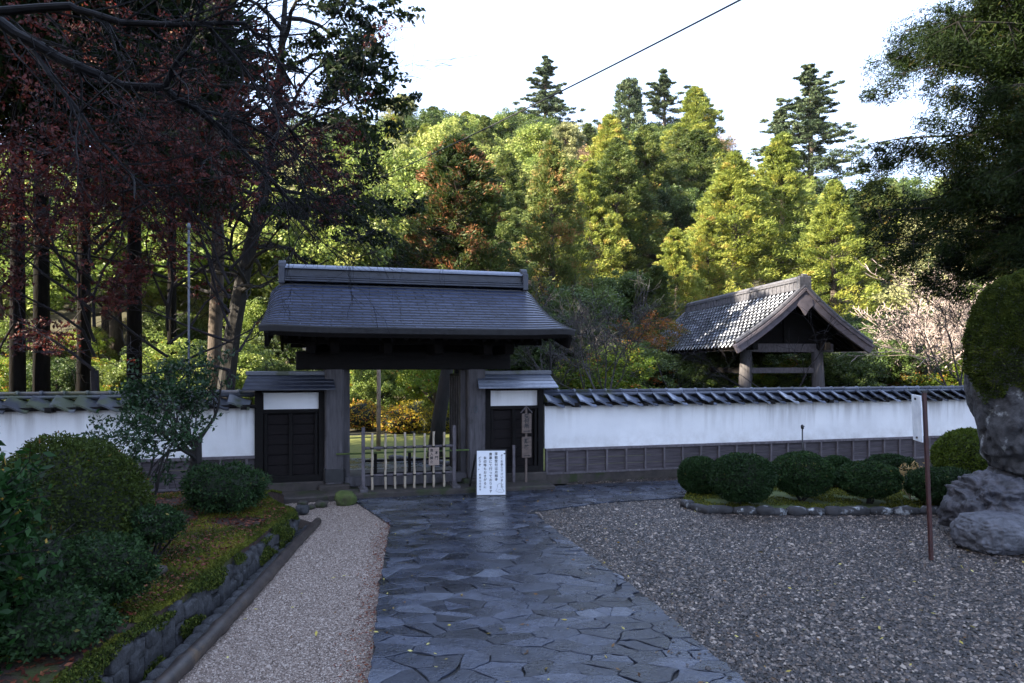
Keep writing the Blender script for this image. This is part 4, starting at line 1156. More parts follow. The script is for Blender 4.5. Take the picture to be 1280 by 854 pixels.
n = len(me.vertices); co = np.zeros(n * 3, np.float32); no = np.zeros(n * 3, np.float32)
me.vertices.foreach_get('co', co); me.vertices.foreach_get('normal', no); co = co.reshape(-1, 3); no = no.reshape(-1, 3)
idx = rs.randint(0, n, 300000); P = co[idx] + rs.normal(0, .012, (300000, 3)); NN = no[idx]
lim = np.array([zc - .32 + .38 * mnoise.noise(Vector((a * 2.3, b * 2.3, 1))) + .30 * mnoise.noise(Vector((a * 6, b * 6, g * 6))) + .25 * (a + .1) * -1 for a, b, g in P])
k = (P[:, 2] > lim) & (P[:, 1] < .25); P, NN = P[k], NN[k]
hb = np.array([mnoise.noise(Vector((a * 9, b * 9, g * 9))) for a, b, g in P])
P = P + NN * (.012 + .022 * hb[:, None] + .01 * rs.uniform(0, 1, (len(P), 1)))
A = unit(rs, len(P)) * .8 + NN; A /= np.linalg.norm(A, axis=1, keepdims=True)
V = leaf_verts(rs, P, .014, .007, A)
link('moss_cap', quad_mesh('moss_cap', V, 4, np.clip(.5 + hb * .5 + rs.normal(0, .15, len(P)), 0, 1)), M['moss_rock'], ss)

# ------------------------------------------------------------------ left bank shrubs
c = at(82, 640, 6.1); bush('mounded_azalea', 'large dark green mounded azalea on the planting bank', 'bush', (c.x, c.y, .55), (.68, .8, .92), M['azalea'], (.018, .008), 46000, 61, None, .09, jag=.035, ground=.3, tb=.5)
c = at(118, 690, 5.0); bush('low_bush', 'small dark rounded bush in front of the mounded azalea', 'bush', (c.x, c.y, .60), (.42, .36, .25), M['topiary'], (.016, .008), 16000, 62, 'low bushes on the planting bank', .2, jag=.08, ground=.3)
c = at(70, 800, 4.3); bush('low_bush', 'dark ragged ground-hugging bush at the bottom left corner', 'bush', (c.x - .1, c.y + .1, .42), (.36, .34, .22), M['topiary'], (.018, .009), 13000, 66, 'low bushes on the planting bank', .3, jag=.14, ground=.3)
c = at(192, 652, 6.2); bush('low_bush', 'smallest twiggy dark bush right of the mounded azalea', 'bush', (c.x, c.y, .66), (.25, .25, .16), M['topiary'], (.016, .008), 9000, 63, 'low bushes on the planting bank', .3, jag=.12, ground=.3)
c = at(280, 612, 8.3); bush('low_bush', 'spreading dark bush below the glossy camellia near the retaining wall end', 'bush', (c.x, c.y, .62), (.48, .45, .28), M['topiary'], (.02, .009), 18000, 64, 'low bushes on the planting bank', .3, jag=.12, ground=.25)
c = at(40, 770, 4.4); bush('low_bush', 'dim bush behind the large-leaved laurel low at the frame edge', 'bush', (c.x - .3, c.y + .3, .55), (.5, .5, .35), M['topiary'], (.018, .009), 14000, 65, 'low bushes on the planting bank', .3, jag=.1, ground=.3)
# large-leaved laurel at the frame edge
root = thing('laurel_shrub', 'large-leaved glossy green laurel with a few yellow leaves at left edge', 'shrub', (-3.36, 3.95, .28))
rg_ = random.Random(12); st = []; en = []
for q in range(16): grow(st, rg_, (rg_.uniform(-.15, .15), rg_.uniform(-.2, .2), 0), (rg_.uniform(-.6, .3), rg_.uniform(-.5, .5), 1.2), .85, .012, 2, 5, .16, .03, 3, ends=en, minr=.003)
tubes(st).build('stems', M['bark_twig'], root)
E_ = np.array([tuple(e) for e in en]); rs2 = np.random.RandomState(3)
E_ = E_[(E_[:, 2] > .05) & (E_[:, 0] < .42) & (E_[:, 2] < 1.42)]
V, t = clumps(rs2, E_, np.full(len(E_), .08), 5, np.full(len(E_), .45), L=.038, Wd=.016, droop=.5)
V2, t2 = clumps(rs2, rs2.uniform((-.45, -.4, .0), (.34, .4, 1.15), (1300, 3)), np.full(1300, .10), 6, np.full(1300, .45), L=.036, Wd=.015, droop=.4)
t = np.concatenate([t, t2]); V = np.concatenate([V, V2]); t = np.where(rs2.uniform(0, 1, len(t)) < .02, .98, np.clip(t + rs2.normal(0, .1, len(t)), 0, .9))
link('leaves', quad_mesh('leaves', V, 4, t), M['big_leaf'], root)
# a pale big leaf lying on the azalea
# camellia: trunk at px 247
p = at(247, 612, 8.6); root = thing('camellia_tree', 'small camellia tree with glossy dark leaves in front of the left wall', 'tree', (p.x, p.y, .2))
rg_ = random.Random(5); st = []; en = []
st.append(([Vector((0, 0, 0)), Vector((0, 0, .35)), Vector((-.02, 0, .7)), Vector((0, 0, 1.0))], [.085, .08, .075, .05]))
for q in range(9):
    grow(st, rg_, (0, 0, .65 + .04 * q), (rg_.uniform(-1.6, .7), rg_.uniform(-.7, .7), .45), .85, .028, 2, 5, .2, .02, 4, ends=en, minr=.003)
tubes(st).build('trunk', M['bark_dark'], root)
E_ = np.array([tuple(e) for e in en]); E_ = E_[(E_[:, 2] > .52)]; rs2 = np.random.RandomState(8)
V, t = clumps(rs2, E_, np.full(len(E_), .10), 14, np.full(len(E_), .5), L=.030, Wd=.014, droop=.2, flat=.7)
link('crown', quad_mesh('crown', V, 4, t), M['camellia'], root)
# multi-stem small tree px 185..
p = at(172, 628, 7.7); root = thing('twisted_sapling', 'slender multi-stemmed sapling with sparse leaves in front of the wainscot', 'tree', (p.x, p.y, .3))
st = []; en = []; rg_ = random.Random(9)
for d, L in (((.1, 0, 1), .95), ((.55, 0, 1), 1.0), ((-.25, .1, 1), .9), ((.35, -.1, 1), .8)):
    grow(st, rg_, (0, 0, 0), d, L, .026, 2, 6, .14, .02, 3, ends=en, minr=.003, lo=.6)
tubes(st).build('trunk', M['bark_dark'], root)
E_ = np.array([tuple(e) for e in en]); E_ = E_[E_[:, 2] > .75]; rs2 = np.random.RandomState(9)
V, t = clumps(rs2, E_, np.full(len(E_), .09), 7, np.full(len(E_), .55), L=.028, Wd=.013, droop=.2, flat=.6)
link('crown', quad_mesh('crown', V, 4, t), M['camellia'], root)
for i, (px, py, z) in enumerate(((345, 0, 0),)): pass
o = MB().rock((0, 0, 0), (.13, .09, .04), 31, 2, .2).build('flat_stone', M['stone_base'], smooth=True, loc=tuple(at(190, 697, 5.9).xy) + (.32,)); tag(o, 'flat stone lying in the moss of the planting bank', 'stone')

# ------------------------------------------------------------------ bell tower
Df = 20.0
bt = thing('bell_tower', 'open timber bell tower with sheen-brightened tiled gable roof behind the wall', 'bell tower', (at(1003, 350, Df).x, Df, 0), math.radians(7.0))
zA = CAMH + (HZ - 361) / F * Df; zE = CAMH + (HZ - 432) / F * Df; hwB = 90 / F * Df; LB = 8.8
def tiled(side):
    mb = MB(); nr = 14; nc = 34; cw = LB / nc; seg = 5
    for r in range(nr):
        s0, s1 = r / nr, (r + 1.12) / nr
        def P(s, l=0):
            sag = .06 * math.sin(math.pi * min(1, s))
            return side * hwB * s, zA - (zA - zE) * s - sag + l
        x0, z0 = P(s0); x1, z1 = P(min(1.02, s1), .06)
        for c_ in range(nc):
            y0 = c_ * cw
            vs = []
            for (xx, zz_) in ((x0, z0), (x1, z1), (x1, z1 - .055)):
                for i in range(seg + 1):
                    u = i / seg; vs.append((xx, y0 + cw * u * 1.02, zz_ + .045 * math.cos(math.pi * u)))
            n = seg + 1
            mb.add(vs, [(q, q + 1, n + q + 1, n + q) for q in range(seg)] + [(n + q, n + q + 1, 2 * n + q + 1, 2 * n + q) for q in range(seg)])
    return mb
for s in (-1, 1): tiled(s).build('roof_tiles', M['bell_tile'], bt)
for s in (-1, 1):
    ms = MB()
    for i in range(8):
        f0_, f1_ = i / 8, (i + 1) / 8
        q = lambda f: (s * hwB * f, zA - (zA - zE) * f - .06 * math.sin(math.pi * f) - .08)
        a, b = q(f0_), q(f1_)
        ms.add([(a[0], .04, a[1]), (b[0], .04, b[1]), (b[0], LB - .04, b[1]), (a[0], LB - .04, a[1])], [(0, 1, 2, 3)])
        ms.add([(a[0], .04, a[1] - .08), (b[0], .04, b[1] - .08), (b[0], LB - .04, b[1] - .08), (a[0], LB - .04, a[1] - .08)], [(0, 1, 2, 3)])
    ms.build('roof_boarding', M['eave_wood'], bt)
    for (yy, dy) in ((-.10, .12), (LB, .10)):
        bb = MB(); cap = MB()
        for i in range(10):
            f0_, f1_ = i / 10, (i + 1.03) / 10
            q = lambda f, l: (s * hwB * f * 1.0, yy, zA - (zA - zE) * f - .10 * math.sin(math.pi * f) + l)
            bb.beam(q(f0_, -.12), q(f1_, -.12), .09, .26); bb.beam(q(f0_, -.02) , q(f1_, -.02), .2, .07)
            cap.tube([q(f0_, .09), q(f1_, .09)], .07, 8)
        bb.build('bargeboard', M['board_grey'], bt); cap.build('verge_tiles', M['bell_roof_dark'], bt)
rg = MB().box((0, LB / 2, zA + .10), (.26, LB + .1, .24)).box((0, LB / 2, zA + .24), (.34, LB + .1, .05)).tube([(0, -.08, zA + .31), (0, LB + .08, zA + .31)], .08, 8)
for yy in np.arange(0, LB, .25): rg.box((0, yy, zA + .10), (.31, .04, .26))
rg.build('ridge', M['bell_roof_dark'], bt)
MB().box((0, -.1, zA + .15), (.40, .12, .42)).box((0, -.1, zA + .36), (.2, .10, .12)).build('ridge_ornament', M['bell_roof_dark'], bt, bevel=.03)
gg = MB()       # gable pendant
pts = [(0, zA - .18), (.20, zA - .30), (.24, zA - .50), (.12, zA - .62), (0, zA - .80), (-.12, zA - .62), (-.24, zA - .50), (-.20, zA - .30)]
n = len(pts); gg.add([(a, -.17, b) for a, b in pts] + [(a, -.12, b) for a, b in pts], [tuple(range(n)), tuple(range(n, 2 * n))] + [(i, (i + 1) % n, n + (i + 1) % n, n + i) for i in range(n)])
gg.build('gable_pendant', M['board_grey'], bt)
zt = CAMH + (HZ - 436) / F * 21
px_l, px_r = -1.45, .62 + .35
for yy in (.9, LB - 1.0):
    for xx, ln_ in ((-1.30, .10), (1.0, -.10)):
        MB().tube([(xx - ln_, yy, -.1), (xx, yy, zt)], [.22, .17], 12).build('post', M['wood_grey'], bt, smooth=True)
    MB().box((-.15, yy, zt + .02), (3.3, .16, .26)).build('tie_beam', M['wood_trim'], bt, bevel=.01)
    MB().box((-.15, yy, CAMH + (HZ - 463) / F * 21), (2.5, .12, .17)).build('lower_beam', M['wood_trim'], bt, bevel=.01)
for xx in (-1.30, 1.0):
    MB().box((xx, LB / 2, zt + .06), (.15, LB - .6, .22)).build('plate_beam', M['wood_dark'], bt)
    MB().box((xx, LB / 2, CAMH + (HZ - 463) / F * 21), (.12, LB - 1.6, .17)).build('lower_beam', M['wood_dark'], bt)
gt = MB(); q = [(-1.55, zt + .15), (1.55, zt + .15), (0, zA - .25)]
gt.add([(a, 1.0, b) for a, b in q] + [(a, 1.06, b) for a, b in q], [(0, 1, 2), (3, 4, 5), (0, 1, 4, 3), (1, 2, 5, 4), (2, 0, 3, 5)])
gt.box((0, .95, (zt + zA) / 2), (.16, .1, zA - zt - .2)); gt.build('gable_wall', M['wood_dark'], bt)
rfm = MB()
for s in (-1, 1):
    for yy in np.arange(.15, LB, .3): rfm.beam((s * .1, yy, zA - .28), (s * hwB * .97, yy, zE - .12), .06, .08)
rfm.build('rafters', M['eave_wood'], bt)

# ------------------------------------------------------------------ dark house & lawn inside the precinct
lawn = [gp(415, 575), gp(600, 575), gp(640, 540), gp(400, 540)]
lp = [W(-4, .9), W(6, .9), W(6, 9), W(-5, 9)]
tag(MB().prism([(v.x, v.y) for v in lp], -.05, .03).build('moss_lawn', M['lawn']), kind='structure')
ip = [W(-1.0, .75), W(1.2, .75), W(1.25, 2.2), W(.1, 3.6), W(-1.6, 4.2), W(-2.6, 4.2), W(-1.6, 2.8)]
tag(MB().prism([(v.x, v.y) for v in ip], -.02, .045).build('inner_path', M['flag']), kind='structure')
for a, b, l_ in ((W(-1.6, 2.8), W(-2.6, 4.2), 'short row of sunlit border stones at the left of the paved way behind the gate'), (W(1.3, 2.2), W(.15, 3.65), 'row of border stones at the right of the paved way behind the gate')):
    mb = MB(); L = (b - a).length; q = 0
    while q < L: c = a.lerp(b, q / L); mb.rock((c.x, c.y, .07), (.13, .08, .06), q * 9, 1, .3); q += .2
    tag(mb.build('border_stones', M['boulder_pale'], smooth=True), l_, 'stone edging')
hp = at(445, 530, 27)
hs = thing('wooden_hall', 'dim wooden temple building with lattice and dark roof seen through the gateway', 'building', (hp.x - .4, 28, .3), math.radians(4))
hs.scale = (.42, 1, 1)
MB().box((0, 1.5, 1.3), (7, 3, 2.6)).build('wall', M['wood_dark'], hs)
MB().add([(-4.2, -1, 2.5), (4.2, -1, 2.5), (3.6, 1.5, 4.1), (-3.6, 1.5, 4.1), (-4.2, 4, 2.5), (4.2, 4, 2.5), (-4.2, -1, 2.4), (4.2, -1, 2.4), (4.2, 4, 2.4), (-4.2, 4, 2.4)], [(0, 1, 2, 3), (3, 2, 5, 4), (6, 7, 8, 9), (0, 1, 7, 6), (0, 3, 4), (1, 5, 2), (1, 5, 8, 7), (0, 6, 9, 4), (4, 5, 8, 9)]).build('roof', M['tile_mossy'], hs)
lt = MB()
for i in range(46): lt.box((-3.4 + i * .15, -.05, 1.75), (.04, .05, .9))
lt.box((0, -.05, 1.25), (7, .08, .08)); lt.box((0, -.05, 2.2), (7, .08, .08)); lt.build('lattice', M['wood_trim'], hs)

# ------------------------------------------------------------------ tree prototypes
PR_ = {}
def save(kind, trunk, tm, crown, cm, h): PR_[kind] = (trunk, tm, crown, cm, h)
def mesh_of(mb, name):
    me = bpy.data.meshes.new(name); me.from_pydata(mb.v, [], mb.f); me.shade_smooth(); return me
def cedar(kind, cm, tm='bark_mid', seed=0, h=10, r=2.4, base=.12, ncl=300, nl=55, L=.13, Wd=.05, tint=.5, power=.85, ragged=.35, cr=.42, tr=1.0):
    rs = np.random.RandomState(seed); rg_ = random.Random(seed)
    f = rs.uniform(0, 1, ncl) ** .8; ang = rs.uniform(0, 6.283, ncl)
    lob = np.array([1 + ragged * mnoise.noise(Vector((math.cos(a) * 1.5 + seed, math.sin(a) * 1.5, g * 5))) * 1.6 for a, g in zip(ang, f)])
    R = r * ((1 - f) ** power) * lob * rs.uniform(.55, 1.05, ncl) + .08
    z = h * (base + (1 - base) * f) * .985
    C = np.stack([R * np.cos(ang), R * np.sin(ang), z - .12 * R], 1)
    rad = cr * (1.15 - .6 * f) * rs.uniform(.6, 1.35, ncl)
    T = np.clip(tint + rs.normal(0, .16, ncl) + .18 * (R / r - .3), 0, 1)
    out = np.stack([np.cos(ang), np.sin(ang), np.full(ncl, .5)], 1) * .7
    V, t = clumps(rs, C, rad, nl, T, .75, L, Wd, 0, out)
    mb = MB(); mb.tube([(0, 0, -.6), (0, 0, h * .3), (.05, .03, h * .7), (0, 0, h * .98)], [h * .022 * tr, h * .017 * tr, h * .010 * tr, .02], 8)
    for i in range(0, ncl, 3): mb.tube([(0, 0, max(.2, C[i][2] - R[i] * .25)), tuple(C[i])], [.03, .012], 3, cap=False)
    save(kind, mesh_of(mb, kind + '_trunk'), tm, quad_mesh(kind + '_crown', V, 4, t), cm, h)
def broad(kind, cm, tm='bark_mid', seed=0, h=9, r=3.2, ncl=330, nl=95, L=.085, Wd=.05, tint=.5, flat=.95, cb=.34, cr=.55):
    rs = np.random.RandomState(seed); rg_ = random.Random(seed)
    lobes = [(rs.uniform(-.6, .6) * r, rs.uniform(-.6, .6) * r, h * rs.uniform(cb, .80), r * rs.uniform(.35, .62)) for _ in range(11)]
    C = []; T = []
    for i in range(ncl):
        lx, ly, lz, lr = lobes[i % 11]; d = unit(rs, 1)[0]; d[2] = d[2] + .25; d *= rs.uniform(.55, 1.15)
        C.append((lx + d[0] * lr, ly + d[1] * lr, min(h, lz + d[2] * lr * flat))); T.append(tint + rs.normal(0, .17) + .15 * d[2])
    C = np.array(C); V, t = clumps(rs, C, cr * rs.uniform(.5, 1.2, ncl), nl, np.clip(T, 0, 1), .8, L, Wd)
    mb = MB(); mb.tube([(0, 0, -.6), (.1, 0, h * .25), (0, .1, h * .5)], [h * .026, h * .02, h * .012], 8)
    for lx, ly, lz, lr in lobes: mb.tube([(0, .05, h * .35), (lx * .5, ly * .5, (h * .35 + lz) / 2), (lx, ly, lz)], [h * .012, h * .008, .02], 5)
    save(kind, mesh_of(mb, kind + '_trunk'), tm, quad_mesh(kind + '_crown', V, 4, t), cm, h)
def layered(kind, cm, tm='bark_mid', seed=0, h=13, r=3.8, tiers=15, nl=80, L=.13, Wd=.04, base=.25, tint=.5, per=8):
    rs = np.random.RandomState(seed); C = []; mb = MB(); Rd = []
    mb.tube([(0, 0, -.6), (.08, 0, h * .5), (0, 0, h)], [h * .02, h * .012, .02], 8)
    for k in range(tiers):
        f = k / (tiers - 1); z = h * (base + (1 - base) * f); R = r * (1 - f) ** .75 * rs.uniform(.55, 1.25) + .15
        for j in range(per):
            if rs.uniform() < .25: continue
            a = rs.uniform(0, 6.283); Rj = R * rs.uniform(.4, 1.2); up_ = rs.uniform(-.05, .35); zj = z + rs.normal(0, .3)
            e = Vector((math.cos(a) * Rj, math.sin(a) * Rj, zj + Rj * up_)); mb.tube([(0, 0, zj - .1), tuple(e)], [.035, .012], 3, cap=False)
            for q in (.45, .7, .95): C.append((e.x * q + rs.normal(0, .1), e.y * q + rs.normal(0, .1), zj + Rj * up_ * q)); Rd.append((.28 + .30 * (1 - f)) * (1.1 - .35 * q))
    C = np.array(C); V, t = clumps(rs, C, np.array(Rd), nl, np.clip(tint + rs.normal(0, .15, len(C)), 0, 1), .28, L, Wd)
    save(kind, mesh_of(mb, kind + '_trunk'), tm, quad_mesh(kind + '_crown', V, 4, t), cm, h)
def bare(kind, tm, seed=0, h=6, r0=.09, depth=4, kids=4, twig=.007, spread=.9, n0=4, fr=.45, crown=None):
    rg_ = random.Random(seed); st = []; en = []
    st.append(([Vector((0, 0, -.4)), Vector((.05, 0, h * .15)), Vector((0, .05, h * .28))], [r0 * 1.2, r0, r0 * .85]))
    for q in range(n0): grow(st, rg_, (0, .05, h * (.2 + .08 * q / n0)), (rg_.uniform(-1, 1) * spread, rg_.uniform(-1, 1) * spread, 1), h * fr, r0 * .6, depth, 5, .17, .04, kids, .62, .85, ends=en, lo=.2, minr=twig)
    me = mesh_of(tubes(st), kind + '_branches')
    if crown:
        E_ = np.array([tuple(e) for e in en]); r2 = np.random.RandomState(seed); E_ = E_[r2.uniform(0, 1, len(E_)) < crown[1]]
        V, t = clumps(r2, E_, np.full(len(E_), .16), 3, np.full(len(E_), .6), L=crown[2], Wd=crown[2] * .5)
        save(kind, me, tm, quad_mesh(kind + '_crown', V, 4, t), crown[0], h)
    else: save(kind, me, tm, None, None, h)
cedar('cedar_y1', 'cedar_yellow', seed=1, h=12, r=3.4, ncl=620, nl=115, L=.11, Wd=.028, cr=.5, ragged=.6, power=.75)
cedar('cedar_y2', 'cedar_yellow', seed=2, h=12, r=3.1, ncl=560, nl=115, L=.11, Wd=.028, cr=.5, ragged=.8, power=.7)
cedar('cedar_g1', 'cedar_green', seed=3, h=12, r=3.1, ncl=520, nl=110, L=.11, Wd=.028, cr=.5, ragged=.8, power=.7)
cedar('cedar_g2', 'cedar_green', seed=4, h=12, r=2.8, ncl=440, nl=110, L=.11, Wd=.028, tint=.35, ragged=1.0, power=.65, cr=.5)
cedar('cedar_r', 'cedar_red', seed=5, h=11, r=3.0, ncl=520, nl=115, L=.11, Wd=.028, tint=.35, ragged=.8, base=.15, power=.7, cr=.5)
cedar('cedar_pale', 'pale', seed=6, h=11, r=3.1, ncl=440, nl=80, L=.10, Wd=.04, ragged=.7, cr=.55, power=.6)
cedar('ivy_column', 'fir', seed=7, h=11, r=1.7, ncl=240, nl=70, power=.28, base=.3, cr=.5, tint=.35)
broad('broad1', 'broad', seed=11); broad('broad2', 'broad', seed=12, flat=.6); broad('broad3', 'broad_dark', seed=13); broad('broad4', 'broad_dark', seed=14, tint=.65)
broad('pale1', 'pale', seed=15, nl=60); broad('rust1', 'rust', seed=16, nl=40, L=.10, Wd=.03); broad('autumn1', 'autumn', seed=17, nl=55, L=.10, Wd=.06)
layered('fir1', 'fir', seed=21); layered('fir2', 'fir', seed=22, h=14, r=5.0, tiers=19, per=12, tint=.4); layered('pine_pale', 'pale', seed=23, h=11, r=3.4, tiers=9, per=9, nl=60)
broad('mix1', 'fresh', seed=18, nl=60); broad('mix2', 'mixed_autumn', seed=19, nl=60)
bare('bare_pale', 'bark_pale', seed=31, h=6, depth=4, kids=4, twig=.009, r0=.08)
bare('bare_grey', 'bark_grey_twig', seed=32, h=6, depth=4, kids=4, twig=.0075, r0=.075, n0=4, fr=.48)
bare('bare_thin', 'bark_twig', seed=36, h=6, depth=3, kids=3, twig=.006, r0=.05, n0=3, fr=.5, spread=1.2)
bare('bare_brown', 'bark_mid', seed=33, h=7, depth=4, kids=3, twig=.018, r0=.1, crown=('rust', .4, .08))
ti = [0]
def tree(kind, x, y, z, H, label, name='tree', cat='tree', group=None, rz=None, wide=1.0, lean=0):
    tr, tm, cr_, cm, h = PR_[kind]; ti[0] += 1
    s = H / h
    root = thing(name, label, cat, (x, y, z), rz if rz is not None else ti[0] * 2.399, group)
    root.scale = (s * wide, s * wide, s); root.rotation_euler[1] = lean
    link('branches' if cr_ is None else 'trunk', tr, M[tm], root)
    if cr_ is not None: link('crown', cr_, M[cm], root)
    return root
def ptree(kind, px, pytop, D, label, name='tree', minh=3.0, **kw):
    p = at(px, pytop, D); z = terrain(p.x, D) - .2
    return tree(kind, p.x, D, z, max(minh, p.z - z), label, name, **kw)

# ------------------------------------------------------------------ hillside: prominent trees
ptree('fir2', 682, 78, 84, 'layered fir rising above the middle of the skyline', 'fir_tree', wide=1.15)
ptree('ivy_column', 786, 97, 80, 'blunt dark ivy-clad tree standing on the skyline right of centre', 'ivy_clad_tree', wide=.95)
ptree('fir1', 830, 92, 84, 'thin-topped dark fir on the skyline behind the golden cedar', 'fir_tree', wide=1.5)
ptree('cedar_y2', 868, 108, 68, 'broad golden-green cedar on the skyline left of the sky gap', 'cedar_tree', wide=1.3)
ptree('fir2', 1012, 90, 66, 'tallest layered fir right of centre rising into the white sky', 'fir_tree', wide=1.35)
ptree('fir1', 975, 128, 68, 'smaller fir touching the left side of the tallest fir', 'fir_tree', wide=1.2)
ptree('cedar_y1', 918, 190, 42, 'bright yellow-green cedar directly above the bell tower ridge', 'cedar_tree', wide=1.25)
ptree('cedar_y2', 978, 166, 45, 'pointed yellow cedar with rusty tints below the tallest fir', 'cedar_tree', wide=1.1)
ptree('cedar_y1', 1042, 224, 40, 'yellow-green cedar above the bell tower right bargeboard', 'cedar_tree', wide=1.1)
ptree('cedar_y2', 845, 285, 36, 'shorter yellow cedar left of the bell tower roof', 'cedar_tree', wide=1.1)
ptree('cedar_y2', 885, 262, 38, 'yellow cedar between the two bright cedars left of the bell tower', 'cedar_tree')
ptree('cedar_y1', 762, 142, 52, 'tall yellow-green cedar above the gap between gate and bell tower', 'cedar_tree', wide=1.1)
ptree('cedar_y2', 738, 200, 46, 'narrower yellow-green cedar just right of the slim dark one', 'cedar_tree')
ptree('cedar_g1', 690, 172, 38, 'slim dark green cedar with bare lower trunk beside the gate roof end', 'cedar_tree', wide=.9)
ptree('cedar_r', 574, 168, 34, 'dark green cedar with reddish-brown top behind the gate roof', 'cedar_tree', wide=1.15)
ptree('cedar_g2', 612, 230, 33, 'dark green cedar right behind the gate ridge, lower than its bronzed neighbour', 'cedar_tree')
ptree('cedar_g2', 530, 245, 36, 'dark cedar left of the bronzed one behind the gate roof', 'cedar_tree')
ptree('pine_pale', 470, 262, 36, 'pale yellow-green layered pine left behind the gate roof', 'pine_tree', wide=1.3)
ptree('cedar_pale', 503, 118, 84, 'pale hazy conifer at the left end of the skyline', 'cedar_tree', wide=1.2)
ptree('pine_pale', 455, 140, 74, 'pale layered pine beside the dark left grove', 'pine_tree', wide=1.1)
ptree('broad2', 572, 124, 86, 'rounded pale green crown on the skyline left of centre', 'broadleaf_tree', wide=1.2)
ptree('broad1', 625, 130, 82, 'fresh green domed crown on the skyline left of the layered fir', 'broadleaf_tree', wide=1.3)
ptree('broad2', 598, 182, 66, 'bright green rounded crown halfway up the hill above the gate', 'broadleaf_tree', wide=1.1)
ptree('broad1', 652, 195, 60, 'bright green crown right of the reddish cedar top', 'broadleaf_tree', wide=1.1)
ptree('pale1', 712, 150, 72, 'grey-green rounded crown below the layered skyline fir', 'broadleaf_tree', wide=1.1)
ptree('rust1', 822, 178, 62, 'purplish-brown leafless crown below the golden skyline cedar', 'bare_tree', wide=1.3)
ptree('rust1', 790, 205, 56, 'brown twiggy crown right of the tall yellow-green cedar', 'bare_tree', wide=1.0)
ptree('broad3', 1120, 214, 60, 'dark evergreen crown at the right end of the hill', 'broadleaf_tree', wide=1.3)
ptree('broad4', 1190, 210, 66, 'dull green crown on the right skyline beside the big near cedar', 'broadleaf_tree', wide=1.2)
ptree('cedar_g1', 1085, 235, 48, 'dark green cedar right of the yellow cedars', 'cedar_tree')
ptree('broad3', 845, 225, 52, 'dark green crown between the yellow cedar groups', 'broadleaf_tree')
# filler on the hillside
rg_ = random.Random(77)
kinds = [('broad1', 'broadleaf_tree'), ('broad2', 'broadleaf_tree'), ('broad3', 'broadleaf_tree'), ('broad4', 'broadleaf_tree'), ('cedar_g1', 'cedar_tree'), ('cedar_g2', 'cedar_tree'), ('cedar_y1', 'cedar_tree'), ('cedar_pale', 'cedar_tree'), ('pale1', 'broadleaf_tree'), ('rust1', 'bare_tree'), ('bare_brown', 'bare_tree')]
wts_up = [4, 4, 2.5, 2.5, 4, 3, 3.5, 3, 2.5, 1.2, .4]
lab = {'broad1': 'fresh green domed crown filling the wooded hillside', 'broad2': 'spreading light green crown filling the wooded hillside', 'broad3': 'dark evergreen crown filling the wooded hillside', 'broad4': 'mid-green evergreen crown filling the wooded hillside', 'cedar_g1': 'mid-green cedar filling the wooded hillside', 'cedar_g2': 'ragged darker cedar filling the wooded hillside', 'cedar_y1': 'yellowish cedar filling the wooded hillside', 'cedar_pale': 'pale grey-green conifer filling the wooded hillside', 'pale1': 'pale grey-green round crown filling the wooded hillside', 'rust1': 'brown leafless crown filling the wooded hillside', 'bare_brown': 'bare brown branches showing on the wooded hillside'}
sky_px = [(380, 150), (440, 140), (500, 132), (560, 130), (640, 128), (700, 140), (760, 150), (820, 150), (880, 150), (930, 200), (960, 205), (1060, 225), (1100, 222), (1180, 220), (1300, 225)]
def skyline(px): return float(np.interp(px, [a for a, b in sky_px], [b for a, b in sky_px]))
D = 33.0
while D < 95:
    px = (-20 if D < 60 else 300) + rg_.uniform(0, 30)
    while px < 1330:
        x = (px - 640) / F * D; y = D + rg_.uniform(-1.6, 1.6); z = terrain(x, y)
        kd, nm = rg_.choices(kinds, wts_up)[0]
        H = rg_.uniform(7, 13)
        if D < 45 and 560 < px < 1100: H *= .75
        lim = CAMH + (HZ - skyline(px) - rg_.uniform(0, 14)) / F * y
        if z + H > lim: H = lim - z
        if (805 < px < 1085 and y < 50) or (500 < px < 720 and y < 41) or (700 <= px <= 805 and y < 47): H = 0
        if H > 3.0:
            tree(kd, x, y, z - .2, H, lab[kd], nm, group='trees massed on the hillside: ' + nm.replace('_', ' ') + 's', wide=rg_.uniform(.85, 1.35))
        px += rg_.uniform(4.4, 6.2) * F / D
    D += 5.2 if D < 55 else 6.0
